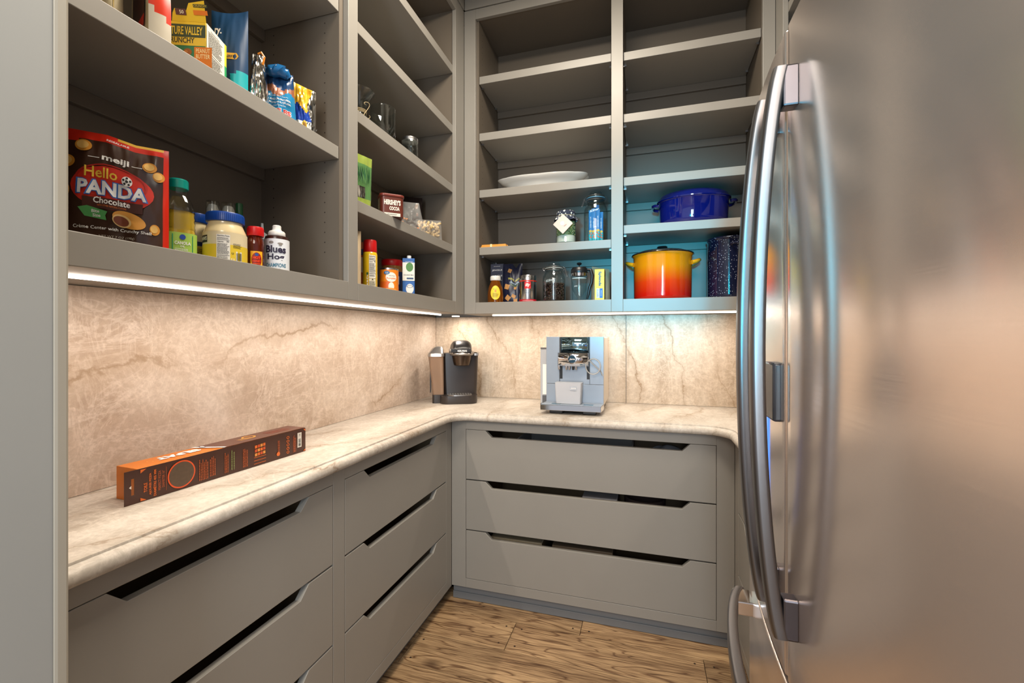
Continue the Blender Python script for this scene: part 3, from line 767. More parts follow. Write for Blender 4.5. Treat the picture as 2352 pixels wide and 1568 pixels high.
# canola oil
x, y, r = cyl_at(366, 452, X=-1.045); r *= .92
zt = ztop(x, y, 405, r)
oil = thing('oil_bottle', 'clear ribbed bottle of yellow cooking oil with a teal cap', 'bottle', (x, y, DK), math.radians(62))
H = zt - DK
gl = [(r * .9, 0), (r, .008), (r, H * .36), (r * .96, H * .38), (r * .99, H * .40), (r * .95, H * .43), (r * .99, H * .46), (r * .94, H * .49), (r * .98, H * .52), (r * .94, H * .55), (r * .97, H * .60), (r * .9, H * .66), (r * .72, H * .75), (r * .48, H * .82), (.017, H * .86), (.017, H * .90)]
MB().lathe(gl, CLEARPL, 40, power=3.2).build('bottle_body', oil)
lv = H * .6
MB().lathe([(max(.001, q - .0015), z) for q, z in gl if z <= lv and z > 0] + [(r * .955, lv)], mat('cooking_oil', (236, 196, 60), .05, trans=.45, ior=1.2), 40, power=3.2).build('oil_fill', oil)
TEAL = noisy(mat('teal_plastic', (0, 150, 135), .3), 30, .05)
MB().lathe([(.0185, H * .885), (.0195, H * .89), (.0195, H * .985), (.0175, H)], TEAL, 36).build('cap', oil)
q = 3.2
pr = Print(lambda X_, Z_, e: (lambda a: ((r + .001 + e) * (abs(math.cos(a)) ** q + abs(math.sin(a)) ** q) ** (-1 / q) * math.cos(a), (r + .001 + e) * (abs(math.cos(a)) ** q + abs(math.sin(a)) ** q) ** (-1 / q) * math.sin(a), Z_))(-PI / 2 + X_ / (r * 1.15)))
GRN = ink(18, 128, 74); LGR = ink(160, 196, 82); LH = H * .33
pr.rect(0, LH * .55, r * 4.2, LH * .9, LGR, 40, 2); pr.poly([(.028, LH), (.075, LH), (.075, LH * .35), (.066, LH * .5), (.05, LH * .72)], ink(238, 236, 220))
pr.poly([(-.017, LH * .93), (.023, LH * .93), (.023, LH * .3), (.003, LH * .12), (-.017, LH * .3)], GRN)
pr.ell(.003, LH * .84, .006, .006, ink(30, 70, 160), 16, 1); pr.text('CANOLA', .003, LH * .62, .0075, W_, width=.031, bold=.03); pr.text('OIL', .003, LH * .50, .0045, W_, bold=.02)
pr.lines(.003, LH * .36, .03, LH * .14, 3, W_, 4); pr.ell(-.034, LH * .2, .014, .011, ink(90, 40, 20), 20, 2); pr.ell(-.034, LH * .22, .011, .007, ink(226, 130, 50), 20, 2)
pr.build(oil)

# two mayonnaise jars
MAYO = noisy(mat('mayonnaise', (224, 206, 160), .25, coat=.6), 15, .03); BLUE = noisy(mat('blue_lid_plastic', (16, 66, 150), .35), 40, .06)
def mayo(x, y, rb, H, rz, label, front_=True):
    t = thing('mayonnaise_jar', label, 'jar', (x, y, DK), rz)
    MB().lathe([(rb * .93, 0), (rb, .006), (rb, H * .60), (rb * .98, H * .64), (rb * .86, H * .74), (rb * .80, H * .79), (rb * .8, H * .84)], MAYO, 44).build('jar_body', t)
    mb = MB().lathe([(rb * .86, H * .825), (rb * .885, H * .835), (rb * .885, H * .985), (rb * .86, H), (0, H)], BLUE, 44)
    for k in range(60):
        a = 2 * PI * k / 60; c, s_ = math.cos(a), math.sin(a); q = rb * .888
        mb.tube([(q * c, q * s_, H * .84), (q * c, q * s_, H * .97)], .0006, BLUE, 4)
    mb.build('lid', t)
    pr = Print(cyl(rb)); L0 = H * .57
    pr.rect(0, L0 / 2 + .004, rb * 5.6, L0, ink(222, 208, 172), 60, 1); pr.rect(0, L0 * .33, rb * 5.4, L0 * .62, ink(226, 196, 50), 60, 1)
    if front_:
        pr.facts(.002, L0 * .53, .027, L0 * .86)
        pr.lines(.032, L0 * .62, .02, L0 * .16, 5, ink(60, 60, 50), 9); pr.barcode(.035, L0 * .27, .014, L0 * .34, seed=2, n=12); pr.text('U', .021, L0 * .36, .005, ink(60, 70, 40), bold=.02)
        pr.rect(-.046, L0 * .82, .024, L0 * .24, ink(28, 34, 40), 10, 1); pr.text("MANN'S", -.046, L0 * .83, .009, W_, width=.022, bold=.02)
        pr.text('U', .021, L0 * .15, .007, W_, bold=.03); pr.lines(.008, L0 * .06, .03, .004, 1, ink(60, 60, 50), 2)
    else:
        pr.rect(.01, L0 * .72, .03, L0 * .14, ink(26, 40, 90), 8, 1); pr.lines(.012, L0 * .32, .028, L0 * .5, 9, ink(90, 80, 40), 3)
    pr.build(t); return t
x, y, r = cyl_at(466, 567, X=-1.0); mayo(x, y, r, ztop(x, y, 484, r) - DK, math.radians(42), 'big mayonnaise jar with a ribbed blue lid in front of the spray cans')
x, y, r = cyl_at(436, 474, X=-1.085); r = .033; mayo(x - .0, y - .008, r, ztop(x, y, 489, r) - DK, math.radians(40), 'smaller mayonnaise jar half hidden between the oil and the big jar', False)
# spray cans behind
NAVY = noisy(mat('navy_can', (24, 26, 52), .3, .3), 20, .08)
for (u0, u1, v, lab) in ((472, 505, 459, 'dark spray can with a clear dome cap, behind the big jar on its left'), (507, 542, 463, 'dark spray can with a clear dome cap, behind the big jar on its right')):
    x, y, r = cyl_at(u0, u1, X=-1.135); H = ztop(x, y, v, r) - DK; t = thing('spray_can', lab, 'spray can', (x, y, DK), 1.0, group=None)
    MB().lathe([(r * 1.2, 0), (r * 1.2, H * .68), (r * 1.12, H * .74), (r * .9, H * .76)], NAVY, 32).build('can_body', t)
    MB().lathe([(r * .6, H * .76), (r * .88, H * .77), (r * .86, H * .89), (r * .6, H * .95), (0, H * .95)], WHITEPL, 24).build('nozzle', t)
    MB().lathe([(r, H * .765), (r, H * .985), (r * .9, H), (0, H), (0, H - .0012), (r * .88, H - .0012), (r - .0012, H * .98), (r - .0012, H * .765)], CLEARPL, 28, cap=False).build('cap', t)
x, y, r = cyl_at(541, 558, X=-1.15); H = ztop(x, y, 466, r) - DK
t = thing('bottle', 'dark bottle with a green cap, behind the blue-lidded jar', 'bottle', (x, y, DK), 1.0)
MB().lathe([(r * 1.6, 0), (r * 1.6, H * .66), (r, H * .82), (r * .9, H * .84)], ink(40, 30, 28, .2), 28).build('bottle_body', t); MB().lathe([(r * 1.05, H * .835), (r * 1.05, H * .98), (r * .95, H)], noisy(mat('green_cap', (30, 84, 48), .4), 30, .06), 28).build('cap', t)
# hot honey
x, y, r = cyl_at(566, 607, X=-.985); H = ztop(x, y, 519, r) - DK
t = thing('honey_bottle', 'dark amber hot honey bottle with a bright red cap', 'bottle', (x, y, DK), math.radians(38))
HON = mat('dark_honey', (120, 38, 12), .05, trans=.55, ior=1.45)
MB().lathe([(r * .9, 0), (r, .005), (r, H * .38), (r * .93, H * .44), (r, H * .55), (r * .97, H * .66), (r * .78, H * .76), (r * .72, H * .80)], HON, 36, power=2.3).build('bottle_body', t)
RED = noisy(mat('red_cap_plastic', (204, 20, 22), .35), 30, .05)
mb = MB().lathe([(r * .93, H * .79), (r * .95, H * .8), (r * .95, H * .98), (r * .9, H), (0, H)], RED, 36)
for k in range(36): a = 2 * PI * k / 36; mb.tube([(r * .95 * math.cos(a), r * .95 * math.sin(a), H * .81), (r * .95 * math.cos(a), r * .95 * math.sin(a), H * .96)], .0005, RED, 4)
mb.build('cap', t)
pr = Print(cyl(r * 1.03)); pr.rect(.006, H * .22, r * 1.35, H * .4, ink(240, 176, 30), 8, 2); pr.ell(.006, H * .22, r * .55, H * .17, ink(150, 26, 14), 20, 3); pr.ell(.006, H * .34, .004, .004, ink(40, 80, 160), 12, 1)
pr.text('HOT', .006, H * .27, .007, ink(255, 70, 20), bold=.04, width=.017); pr.text('HONEY', .006, H * .19, .0055, ink(255, 70, 20), bold=.03, width=.018); pr.lines(.006, H * .11, .015, .008, 2, ink(255, 90, 30), 2); pr.build(t)
# squeeze bottle with grey tip
x, y, r = cyl_at(592, 612, X=-1.075); H = ztop(x, y, 511, r) - DK
t = thing('squeeze_bottle', 'dark squeeze bottle with a grey pointed tip, behind the white barbecue bottle', 'bottle', (x, y, DK), .7)
MB().lathe([(r * 1.35, 0), (r * 1.4, .005), (r * 1.4, H * .62), (r * 1.1, H * .7)], ink(50, 50, 78), 28).build('bottle_body', t)
GRY = noisy(mat('grey_plastic', (150, 156, 160), .4), 30, .05)
MB().lathe([(r * 1.2, H * .69), (r * 1.2, H * .80), (r * .5, H * .83), (r * .42, H * .86), (r * .3, H), (0, H)], GRY, 24).build('cap', t)
# barbecue sauce
x, y, r = cyl_at(607, 664, X=-.985); H = ztop(x, y, 513, r) - DK
t = thing('sauce_bottle', 'white-labelled barbecue sauce bottle with a stepped white nozzle cap', 'bottle', (x, y, DK), math.radians(38))
MB().lathe([(r * .92, 0), (r, .005), (r, H * .70), (r * .93, H * .755), (r * .7, H * .78)], ink(52, 26, 20, .25), 40).build('bottle_body', t)
MB().lathe([(r * .70, H * .77), (r * .72, H * .78), (r * .70, H * .85), (r * .62, H * .875), (r * .42, H * .89), (r * .36, H * .93), (r * .36, H * .985), (r * .30, H), (0, H)], WHITEPL, 32).build('cap', t)
pr = Print(cyl(r)); pr.rect(0, H * .355, r * 5.9, H * .67, ink(226, 230, 236), 60, 1)
ST = ink(140, 134, 128)
for (ex, ey, a, b) in ((-.010, .61, .006, .004), (.012, .595, .007, .0025), (.012, .575, .004, .004)): pr.ell(ex, H * ey, a, b, ST, 14, 2)
pr.text('Blues', .001, H * .475, H * .15, ink(40, 34, 60), width=.050, bold=.035); pr.text('Hog', .001, H * .305, H * .155, ink(40, 34, 60), width=.042, bold=.035)
pr.text('CHAMPIONS', .001, H * .150, H * .082, ink(26, 110, 140), width=.051, bold=.02); pr.text("BLEND", .001, H * .058, H * .045, ink(40, 34, 60), width=.026); pr.build(t)

# ================================================================== LEFT WALL, upper shelf of the near bay (z 1.882)
S1 = 1.8824
CREAM = noisy(mat('cream_paper', (214, 198, 160), .55), 15, .05)
# cream bag at the very left
p = P(298, 40, X=-.975); rz = math.radians(72); dx = Vector((math.cos(rz), math.sin(rz), 0)); c0 = P(293, 30, X=-1.0); wq = -reach(c0, dx, 228); org = c0 - dx * wq / 2
t = thing('flour_bag', 'plain cream paper bag at the near end of the upper shelf', 'bag', (org.x - .025, org.y + .008, S1), rz)
pg = Pouch(wq, .25, .045, seed=5, wr=.004); pg.mesh(lambda u, v: CREAM, CREAM, 18).build('bag_body', t, smooth=1.0)
pr = Print(pg.fn()); pr.rect(.0, .14, .002, .2, ink(190, 160, 70), 1, 14); pr.lines(.03, .03, .03, .02, 3, ink(120, 60, 40), 4); pr.build(t)
# red and white gusseted bag
a = P(299, 30, X=-1.0); c = P(345, 60, X=-.945); 
rz = math.radians(68); dx = Vector((math.cos(rz), math.sin(rz), 0)); dy = Vector((-math.sin(rz), math.cos(rz), 0)); cn = P(341, 60, X=-.955)
wB = reach(cn, dx, 393); dB = min(.16, reach(cn, dy, 301)) ; hB = .27; org = cn + dx * wB / 2 + dy * dB / 2
t = thing('flour_bag', 'boxy flour bag, cream side panel and red and white front', 'bag', (org.x, org.y, S1), rz)
def gus(u, v):   # closed boxy bag that pinches to the top
    a_ = u * 4; k = int(a_) % 4; f_ = a_ - int(a_)
    cs = [(-wB / 2, -dB / 2), (wB / 2, -dB / 2), (wB / 2, dB / 2), (-wB / 2, dB / 2)]
    p0, p1 = cs[k], cs[(k + 1) % 4]; X_ = p0[0] + (p1[0] - p0[0]) * f_; Y_ = p0[1] + (p1[1] - p0[1]) * f_
    Y_ *= (1 - .9 * v ** 3); bul = 1 + .05 * math.sin(PI * f_) + .02 * noise.noise(Vector((X_ * 40, Y_ * 40, v * 6)))
    return (X_ * bul, Y_ * bul, hB * v)
RB = noisy(mat('red_bag_film', (214, 58, 34), .25), 10, .1); WB = noisy(mat('white_flour_print', (205, 196, 176), .35), 30, .08)
def gm(u, v):
    k = int(u * 4) % 4; f_ = u * 4 - int(u * 4)
    if k in (0, 2): return RB if v > .24 - .10 * f_ + .05 * f_ * (1 - f_) else WB
    return CREAM
MB().grid(gus, 48, 20, CREAM, gm).build('bag_body', t, smooth=.9)
pr = Print(flat((-wB / 2 * 1.03, 0, 0), (0, -1, 0), (0, 0, 1), (-1, 0, 0)), .002)
kd = dB / .085; pr.rect(.004 * kd, .105, .055 * kd, .10, ink(74, 36, 26)); pr.rect(.004 * kd, .050, .055 * kd, .010, RD); pr.rect(.024 * kd, .040, .014 * kd, .016, RD); pr.text('12', -.018 * kd, .026, .010, ink(40, 34, 30), bold=.03); pr.build(t)
# oat bar carton
corner = P(473, 100, X=-.955)
rz = math.radians(62)
dx = Vector((math.cos(rz), math.sin(rz), 0)); dy = Vector((-math.sin(rz), math.cos(rz), 0))
wN, dN = .155, .055
hN = ztop(corner.x, corner.y, 52) - S1
# front is the face turned to the door; narrow side with the facts panel is turned to the aisle
rz = math.radians(22)
dx = Vector((math.cos(rz), math.sin(rz), 0)); dy = Vector((-math.sin(rz), math.cos(rz), 0))
wN, dN = .125, .062
wN = -reach(corner, dx, 384); dN = reach(corner, dy, 519)
org = corner - dx * wN / 2 + dy * dN / 2
t = thing('cereal_bar_box', 'yellow and green oat bar carton with its top flap torn up', 'carton', (org.x, org.y, S1), rz)
YB = noisy(mat('carton_yellow', (232, 196, 44), .45), 20, .04); GB = noisy(mat('carton_green', (34, 118, 84), .45), 20, .05)
MB().box(-wN / 2, wN / 2, -dN / 2, dN / 2, 0, hN, YB).build('carton_body', t, bevel=.0008)
fl_ = MB(); fl_.add([(-wN / 2 + .01, -dN / 2, hN), (wN / 2, -dN / 2, hN), (wN / 2 + .004, -dN / 2 - .016, hN + .038), (.012, -dN / 2 - .014, hN + .032), (.004, -dN / 2 - .008, hN + .020), (-.02, -dN / 2 - .010, hN + .022), (-wN / 2 + .015, -dN / 2 - .006, hN + .014)], [tuple(range(7))], YB)
o = fl_.build('top_flap', t, smooth=None); md = o.modifiers.new('s', 'SOLIDIFY'); md.thickness = .0008
pr = Print(front(-dN / 2))
DG = ink(44, 62, 44)
pr.rect(0, hN * .30, wN, hN * .60, GB); pr.rect(0, hN * .60, wN, hN * .20, YL); pr.rect(0, hN * .80, wN, hN * .26, DG)
pr.text('NATURE VALLEY', -.006, hN * .80, hN * .17, ink(236, 200, 60), width=wN * 1.0, bold=.015)
pr.text('CRUNCHY', -.012, hN * .605, hN * .115, ink(50, 50, 40), width=wN * .72, bold=.02)
pr.rect(.036, hN * .24, .038, hN * .48, ink(214, 116, 26)); pr.text('PEANUT', .036, hN * .40, hN * .09, ink(250, 226, 170), width=.030, bold=.01); pr.text('BUTTER', .036, hN * .285, hN * .09, ink(250, 226, 170), width=.030, bold=.01)
pr.ell(.003, hN * .37, .009, .008, ink(150, 84, 36), 18, 2); pr.ell(.0, hN * .375, .004, .003, ink(190, 120, 60), 12, 1)
pr.build(t)
pr = Print(rightside(wN / 2)); pr.rect(-.004, hN / 2, dN - .01, hN * .99, WHITE); pr.rect(dN / 2 - .0045, hN * .76, .009, hN * .48, ink(216, 220, 60)); pr.rect(dN / 2 - .0045, hN * .26, .009, hN * .52, ink(54, 170, 100))
K = ink(60, 58, 56); pr.rect(-.006, hN * .86, dN * .7, .0012, K); pr.rect(-.006, hN * .44, dN * .7, .0012, K); pr.text('Nutrition Facts', -.007, hN * .91, .005, K, width=.034); pr.lines(-.006, hN * .66, dN * .68, hN * .36, 11, K, 5); pr.lines(-.006, hN * .22, dN * .7, hN * .38, 16, K, 6); pr.build(t)
pr = Print(flat((0, -dN / 2 - .008, hN + .019), (1, 0, 0), (0, -.38, .92), (0, -.92, -.38))); pr.rect(-.008, -.003, .022, .012, ink(90, 44, 60)); pr.text('50', -.006, -.003, .007, W_, bold=.02); pr.rect(.036, .010, .030, .006, DG); pr.text('CRUNCHY', .036, .010, .004, YL, width=.027); pr.rect(.034, -.003, .03, .009, ink(222, 120, 30)); pr.build(t, 'printed_flap_label')
# tall blue pouch
p0, p1 = P(486, 120, X=-1.06), P(570, 120, X=-.985); wv = (p1 - p0); wv.z = 0; wP = wv.length
t = thing('snack_pouch', 'tall navy and turquoise resealable pouch behind the oat bar carton', 'snack bag', ((p0.x + p1.x) / 2, (p0.y + p1.y) / 2, S1), math.atan2(wv.y, wv.x))
hP = ztop(p1.x, p1.y, 26) - S1
NV = noisy(mat('pouch_navy', (22, 62, 100), .4), 12, .08); TQ = noisy(mat('pouch_turquoise', (20, 168, 176), .4), 12, .06)
pg = Pouch(wP, hP, .05, seed=9, wr=.003, topfn=lambda a: 1 - .03 * (1 - a * a) - .02 * (1 - a)); pg.mesh(lambda u, v: TQ if v < .31 - .05 * math.sin((u) * 2.6) + .03 * u else NV, NV, 26).build('pouch_body', t, smooth=1.2)
pr = Print(pg.fn()); k = wP
pr.poly([(-k * .24, hP * .50), (k * .27, hP * .50), (k * .32, hP * .465), (k * .27, hP * .43), (-k * .24, hP * .43)], ink(232, 176, 50)); pr.text('CHERRY', k * .05, hP * .465, hP * .03, ink(40, 50, 60), width=k * .33, bold=.02)
pr.text('8', k * .04, hP * .225, hP * .10, ink(16, 70, 96), bold=.06, width=k * .17); pr.text('VITAMINS &', k * .06, hP * .145, hP * .022, ink(16, 70, 96), width=k * .22, bold=.02); pr.text('NUTRIENTS', k * .06, hP * .115, hP * .022, ink(16, 70, 96), width=k * .22, bold=.02)
pr.text('ry.', -k * .26, hP * .74, hP * .09, W_, width=k * .2, bold=.03); pr.build(t)
# silver foil bag with clip
FOIL = noisy(mat('silver_foil', (205, 203, 198), .16, 1.0), 20, .1)
x, y, r = cyl_at(563, 604, X=-1.0)
t = thing('foil_bag', 'crumpled silver foil bag folded over with an orange clip', 'snack bag', (x + .012, y + .002, S1), math.radians(45)); hF = ztop(x, y, 118, r) - S1
pg = Pouch(r * 2.7, hF, .045, seed=12, wr=.009, topw=.5); pg.mesh(lambda u, v: FOIL, FOIL, 22).build('bag_body', t, smooth=.35)
MB().tube([(r * .5, -.012, hF * .8), (r * .7, -.016, hF * .93), (r * .35, -.016, hF * 1.0), (0, -.012, hF * .97)], .0028, noisy(mat('orange_plastic', (232, 140, 30), .35), 20, .05), 8).build('clip', t)
# blue cookie bag with rolled top
x, y, r = cyl_at(600, 678, X=-.992)
t = thing('cookie_bag', 'bright blue crinkled bag with its top rolled down', 'snack bag', (x, y, S1), math.radians(36)); hF = ztop(x, y, 150, r) - S1
BB = noisy(mat('blue_film', (38, 128, 176), .18), 12, .1); DBB = noisy(mat('dark_blue_film', (30, 66, 110), .2), 12, .1); PHOTO = noisy(mat('cookie_photo_print', (150, 92, 66), .3), 60, .35)
wC = r * 2.15; pg = Pouch(wC, hF, .06, seed=21, wr=.009, topw=.82)
pg.mesh(lambda u, v: BB if v < .5 + .06 * math.sin(u * 9) else PHOTO if v < .66 + .05 * math.sin(u * 7) else DBB, BB, 30).build('bag_body', t, smooth=.5)
mb = MB()
mb.tube([(-wC * .30 + wC * .62 * j / 14, -.012 - .008 * math.sin(j / 14 * PI), hF * (.90 + .07 * math.sin(j / 14 * PI) + .02 * math.sin(j * 1.7))) for j in range(15)], [.004 + .013 * math.sin(PI * (j + .5) / 15) ** .5 * (1 + .25 * math.sin(j * 2.3)) for j in range(15)], noisy(mat('blue_film_roll', (30, 96, 150), .12), 30, .2), 9)
mb.build('rolled_top', t, smooth=1.2)
pr = Print(pg.fn(), .001); pr.text('when you have ridges', 0, hF * .44, hF * .026, W_, width=wC * .66); pr.text('CHES ARE CRUNCHIER', 0, hF * .38, hF * .035, W_, width=wC * .8, bold=.02); pr.text('A REMOTE MULTIPLIER', 0, hF * .32, hF * .03, W_, width=wC * .8, bold=.02); pr.text('the same because', 0, hF * .265, hF * .025, W_, width=wC * .5)
pr.text('RUFFLES', .0, hF * .15, hF * .11, W_, width=wC * .8, bold=.08); pr.text('RUFFLES', .0, hF * .15, hF * .095, ink(200, 40, 36), width=wC * .77, bold=.04); pr.build(t)
# yellow bag
x, y, r = cyl_at(676, 722, X=-.985)
t = thing('snack_bag', 'yellow, blue and silver crinkled bag beside the divider panel', 'snack bag', (x, y, S1), math.radians(38)); hF = ztop(x, y, 182, r) - S1
YF = noisy(mat('yellow_film', (226, 174, 46), .2), 10, .1); BF = noisy(mat('royal_blue_film', (28, 66, 160), .18), 12, .1)
pg = Pouch(r * 2.3, hF, .05, seed=33, wr=.010, topfn=lambda a: 1 - .13 * (1 + a) / 2)
def ym(u, v):
    if u > .74 + .1 * math.sin(v * 8): return FOIL
    if v > .52 + .08 * math.sin(u * 8): return YF
    if v > .24: return BF
    return WHITE
pg.mesh(ym, YF, 28).build('bag_body', t, smooth=.5)
pr = Print(pg.fn(), .001); pr.ell(.002, hF * .17, .007, .015, ink(226, 186, 60), 16, 2); pr.ell(.002, hF * .17, .004, .009, ink(160, 110, 30), 12, 2); pr.lines(r * .8, hF * .2, .012, .03, 5, K, 3, rot=1.2); pr.build(t)

# ================================================================== LEFT WALL, far bay
# shelf z 2.0465: glassware
S2 = 2.0469
def shell(mb, prof, th, m, seg=36):
    """glass vessel from an outer profile: bottom, wall, lip, inner wall, inner floor"""
    inner = [(max(0, r_ - th), z_) for r_, z_ in prof if z_ > prof[0][1] + th * 2]
    pts = [(0, prof[0][1])] + prof + list(reversed(inner)) + [(0, prof[0][1] + th * 2.5)]
    return mb.lathe(pts, m, seg, cap=False)
JUTE = noisy(mat('jute_twine', (196, 178, 140), .8), 60, .12)
x, y, r = cyl_at(786, 861, X=-1.06); H = ztop(x, y, 194, r) - S2
t = thing('glass_vase', 'clear flared glass vase tied with pale twine, half behind the divider', 'vase', (x, y, S2), 1.0)
shell(MB(), [(r * .62, 0), (r * .78, H * .12), (r * .72, H * .30), (r * .45, H * .55), (r * .55, H * .75), (r * .92, H * .97), (r, H)], .003, GLASS).build('vase_body', t)
mb = MB()
for z_ in (.53, .56, .59): mb.tube([(r * .49 * math.cos(a * .4), r * .49 * math.sin(a * .4), H * z_ + .001 * math.sin(a)) for a in range(16)], .0014, JUTE, 5, closed=True)
for s_ in (-1, 1):
    mb.tube([(.3 * r + .012 * math.sin(a * .7) * s_, -r * .5 - .004 * a * .3, H * .56 + .018 * math.sin(a * .5) * s_ + .004 * a * s_) for a in range(9)], .0012, JUTE, 5)
mb.build('twine', t)
x2, y2, r2 = cyl_at(776, 824, X=-1.14); H2 = ztop(x2, y2, 120, r2) - S2
t = thing('glass_bottle', 'tall glass bottle behind the divider with a curl of twine sticking out', 'bottle', (x2, y2, S2), 1.0)
shell(MB(), [(r2 * .8, 0), (r2 * .8, H2 * .6), (r2 * .45, H2 * .8), (r2 * .4, H2 * .96), (r2 * .5, H2)], .003, GLASS, 28).build('bottle_body', t)
mb = MB(); mb.tube([(r2 * .44 * math.cos(a * .4), r2 * .44 * math.sin(a * .4), H2 * .84) for a in range(16)], .0013, JUTE, 5, closed=True)
mb.tube([(r2 * .44 + .007 * a, -.01 * math.sin(a * .5), H2 * .84 + .012 * math.sin(a * 1.1) + .001 * a) for a in range(10)], .0012, JUTE, 5); mb.build('twine', t)
x, y, r = cyl_at(849, 909, X=-1.01); H = ztop(x, y, 238, r) - S2
t = thing('glass_cylinder', 'clear straight-sided glass cylinder vase on the shelf with the twine vase', 'vase', (x, y, S2))
shell(MB(), [(r * .97, 0), (r, .004), (r * .985, H * .5), (r, H * .97), (r * 1.02, H)], .0035, GLASS, 40).build('vase_body', t)
x, y, r = cyl_at(922, 961, X=-.985); H = ztop(x, y, 311, r) - S2
t = thing('mason_jar', 'small empty quilted mason jar with a silver screw lid', 'jar', (x, y, S2))
mb = MB(); seg = 40; pf = []
for j in range(22):
    z_ = H * .8 * j / 21; pf.append((r * (.93 if j == 0 else .97), z_))
pf += [(r * .9, H * .86), (r * .9, H * .9)]
shell(mb, pf, .002, GLASS, seg)
for i, v_ in enumerate(mb.v):
    rr = math.hypot(v_[0], v_[1])
    if rr > r * .955 and v_[2] < H * .78: q = 1 + .02 * math.cos(math.atan2(v_[1], v_[0]) * 10 + (v_[2] / H) * 26) ; mb.v[i] = (v_[0] * q, v_[1] * q, v_[2])
mb.build('jar_body', t, smooth=1.0)
MB().lathe([(r * .95, H * .84), (r * .98, H * .845), (r * .96, H * .89), (r * .98, H * .93), (r * .97, H * .985), (r * .90, H), (r * .82, H), (r * .8, H - .001), (0, H - .001)], SILVER, 40).build('lid', t)

# shelf z 1.7416
S3 = 1.742
p0, p1 = P(808, 420, X=-.975), P(851, 420, X=-.955); wv = p1 - p0; wv.z = 0
t = thing('leaf_pouch', 'slim green plastic pouch printed with leaves, beside the divider', 'snack bag', ((p0.x + p1.x) / 2, (p0.y + p1.y) / 2, S3), math.atan2(wv.y, wv.x)); hG = ztop(p1.x, p1.y, 365) - S3
G1 = noisy(mat('green_film', (86, 128, 76), .2), 14, .12); G0 = noisy(mat('lime_film', (140, 158, 72), .2), 14, .1)
pg = Pouch(wv.length, hG, .03, seed=41, wr=.005, topw=1.15); pg.mesh(lambda u, v: G0 if v > .84 or v < .12 else FOIL if v < .36 and u < .55 else G1, G1, 22).build('pouch_body', t, smooth=.8)
pr = Print(pg.fn(), .001); kk = wv.length
for i in range(9):
    a = -.26 + .05 * i; bx_ = kk * (-.25 + .06 * i); pr.poly([(bx_, hG * .4), (bx_ + math.sin(a) * hG * .2 - .002, hG * .62), (bx_ + math.sin(a) * hG * .42, hG * .8), (bx_ + math.sin(a) * hG * .22 + .003, hG * .6)], ink(20, 70 + 8 * (i % 3), 48))
pr.build(t)
x, y, r = cyl_at(838, 849, X=-1.03); hG = ztop(x, y, 437, r) - S3
t = thing('seasoning_packet', 'small pale yellow packet just behind the leafy green pouch', 'packet', (x, y, S3), .8)
pg = Pouch(r * 2.6, hG, .012, seed=44, wr=.003); YG = noisy(mat('pale_yellow_paper', (190, 176, 96), .5), 20, .08); pg.mesh(lambda u, v: YG, YG, 12).build('packet_body', t, smooth=.8)
pr = Print(pg.fn()); pr.lines(0, hG * .6, r * 1.8, hG * .4, 4, ink(90, 90, 50), 2); pr.build(t)
# cocoa tub
pc = P(873, 470, X=-.965); rz = math.radians(42); dx = Vector((math.cos(rz), math.sin(rz), 0)); dy = Vector((-math.sin(rz), math.cos(rz), 0))
wT, dT = .092, .070; org = pc + dx * wT / 2 + dy * dT / 2
t = thing('cocoa_tub', 'brown rounded cocoa powder tub with a brown lid', 'tub', (org.x, org.y, S3), rz); hT = ztop(pc.x, pc.y, 441) - S3
BR = noisy(mat('cocoa_brown', (92, 38, 26), .35), 20, .06)
def rr_l(hx, hy, r_): return rrect(hx, hy, r_, 5)
MB().prism(rr_l(wT / 2 * .97, dT / 2 * .97, .016), BR, 'z', 0, hT * .88).build('tub_body', t, bevel=.001, smooth=.6)
MB().prism(rr_l(wT / 2 * 1.03, dT / 2 * 1.05, .018), noisy(mat('cocoa_lid', (112, 44, 34), .35), 20, .05), 'z', hT * .87, hT).build('lid', t, bevel=.003, smooth=.6)
pr = Print(front(-dT / 2 * .97)); hh = hT * .88
pr.text("HERSHEY'S", .0, hh * .70, hh * .27, ink(220, 212, 200), width=wT * .68, bold=.05); pr.text('COCOA', .008, hh * .40, hh * .20, ink(220, 212, 200), width=wT * .42, bold=.05); pr.rect(0, hh * .09, wT * .66, hh * .16, ink(214, 208, 196)); pr.lines(0, hh * .09, wT * .4, hh * .06, 2, K, 2); pr.build(t)
pr = Print(flat((-wT / 2 * .97, 0, 0), (0, -1, 0), (0, 0, 1), (-1, 0, 0))); pr.rect(0, hh * .5, dT * .5, hh * .84, ink(190, 180, 166)); pr.lines(0, hh * .74, dT * .46, hh * .2, 4, K, 2); pr.lines(0, hh * .28, dT * .46, hh * .34, 7, K, 3)
for i in range(4): pr.ell(-dT * .18 + dT * .12 * i, hh * .53, .0035, .0035, K, 12, 1, ring=.7)
pr.build(t, 'printed_facts')
# dark bag behind with almond picture
x, y, r = cyl_at(905, 966, X=-1.13)
t = thing('nut_pouch', 'dark brown pouch with orange nut pictures, behind the clear candy bag', 'snack bag', (x, y, S3), math.radians(34)); hG = ztop(x, y, 443, r) - S3
DKB = noisy(mat('dark_pouch', (34, 22, 22), .25), 14, .1)
pg = Pouch(r * 2.3, hG, .04, seed=51, wr=.003); pg.mesh(lambda u, v: DKB, DKB, 18).build('pouch_body', t, smooth=1)
pr = Print(pg.fn(), .001); pr.ell(r * .68, hG * .80, .0075, .015, ink(196, 120, 50), 16, 2, rot=-.3); pr.ell(r * .72, hG * .62, .006, .010, ink(160, 84, 36), 16, 2, rot=-.2); pr.poly([(-r * 1.05, hG * .97), (-r * .5, hG * .97), (-r * .7, hG * .82), (-r * 1.05, hG * .80)], ink(200, 130, 50)); pr.build(t)
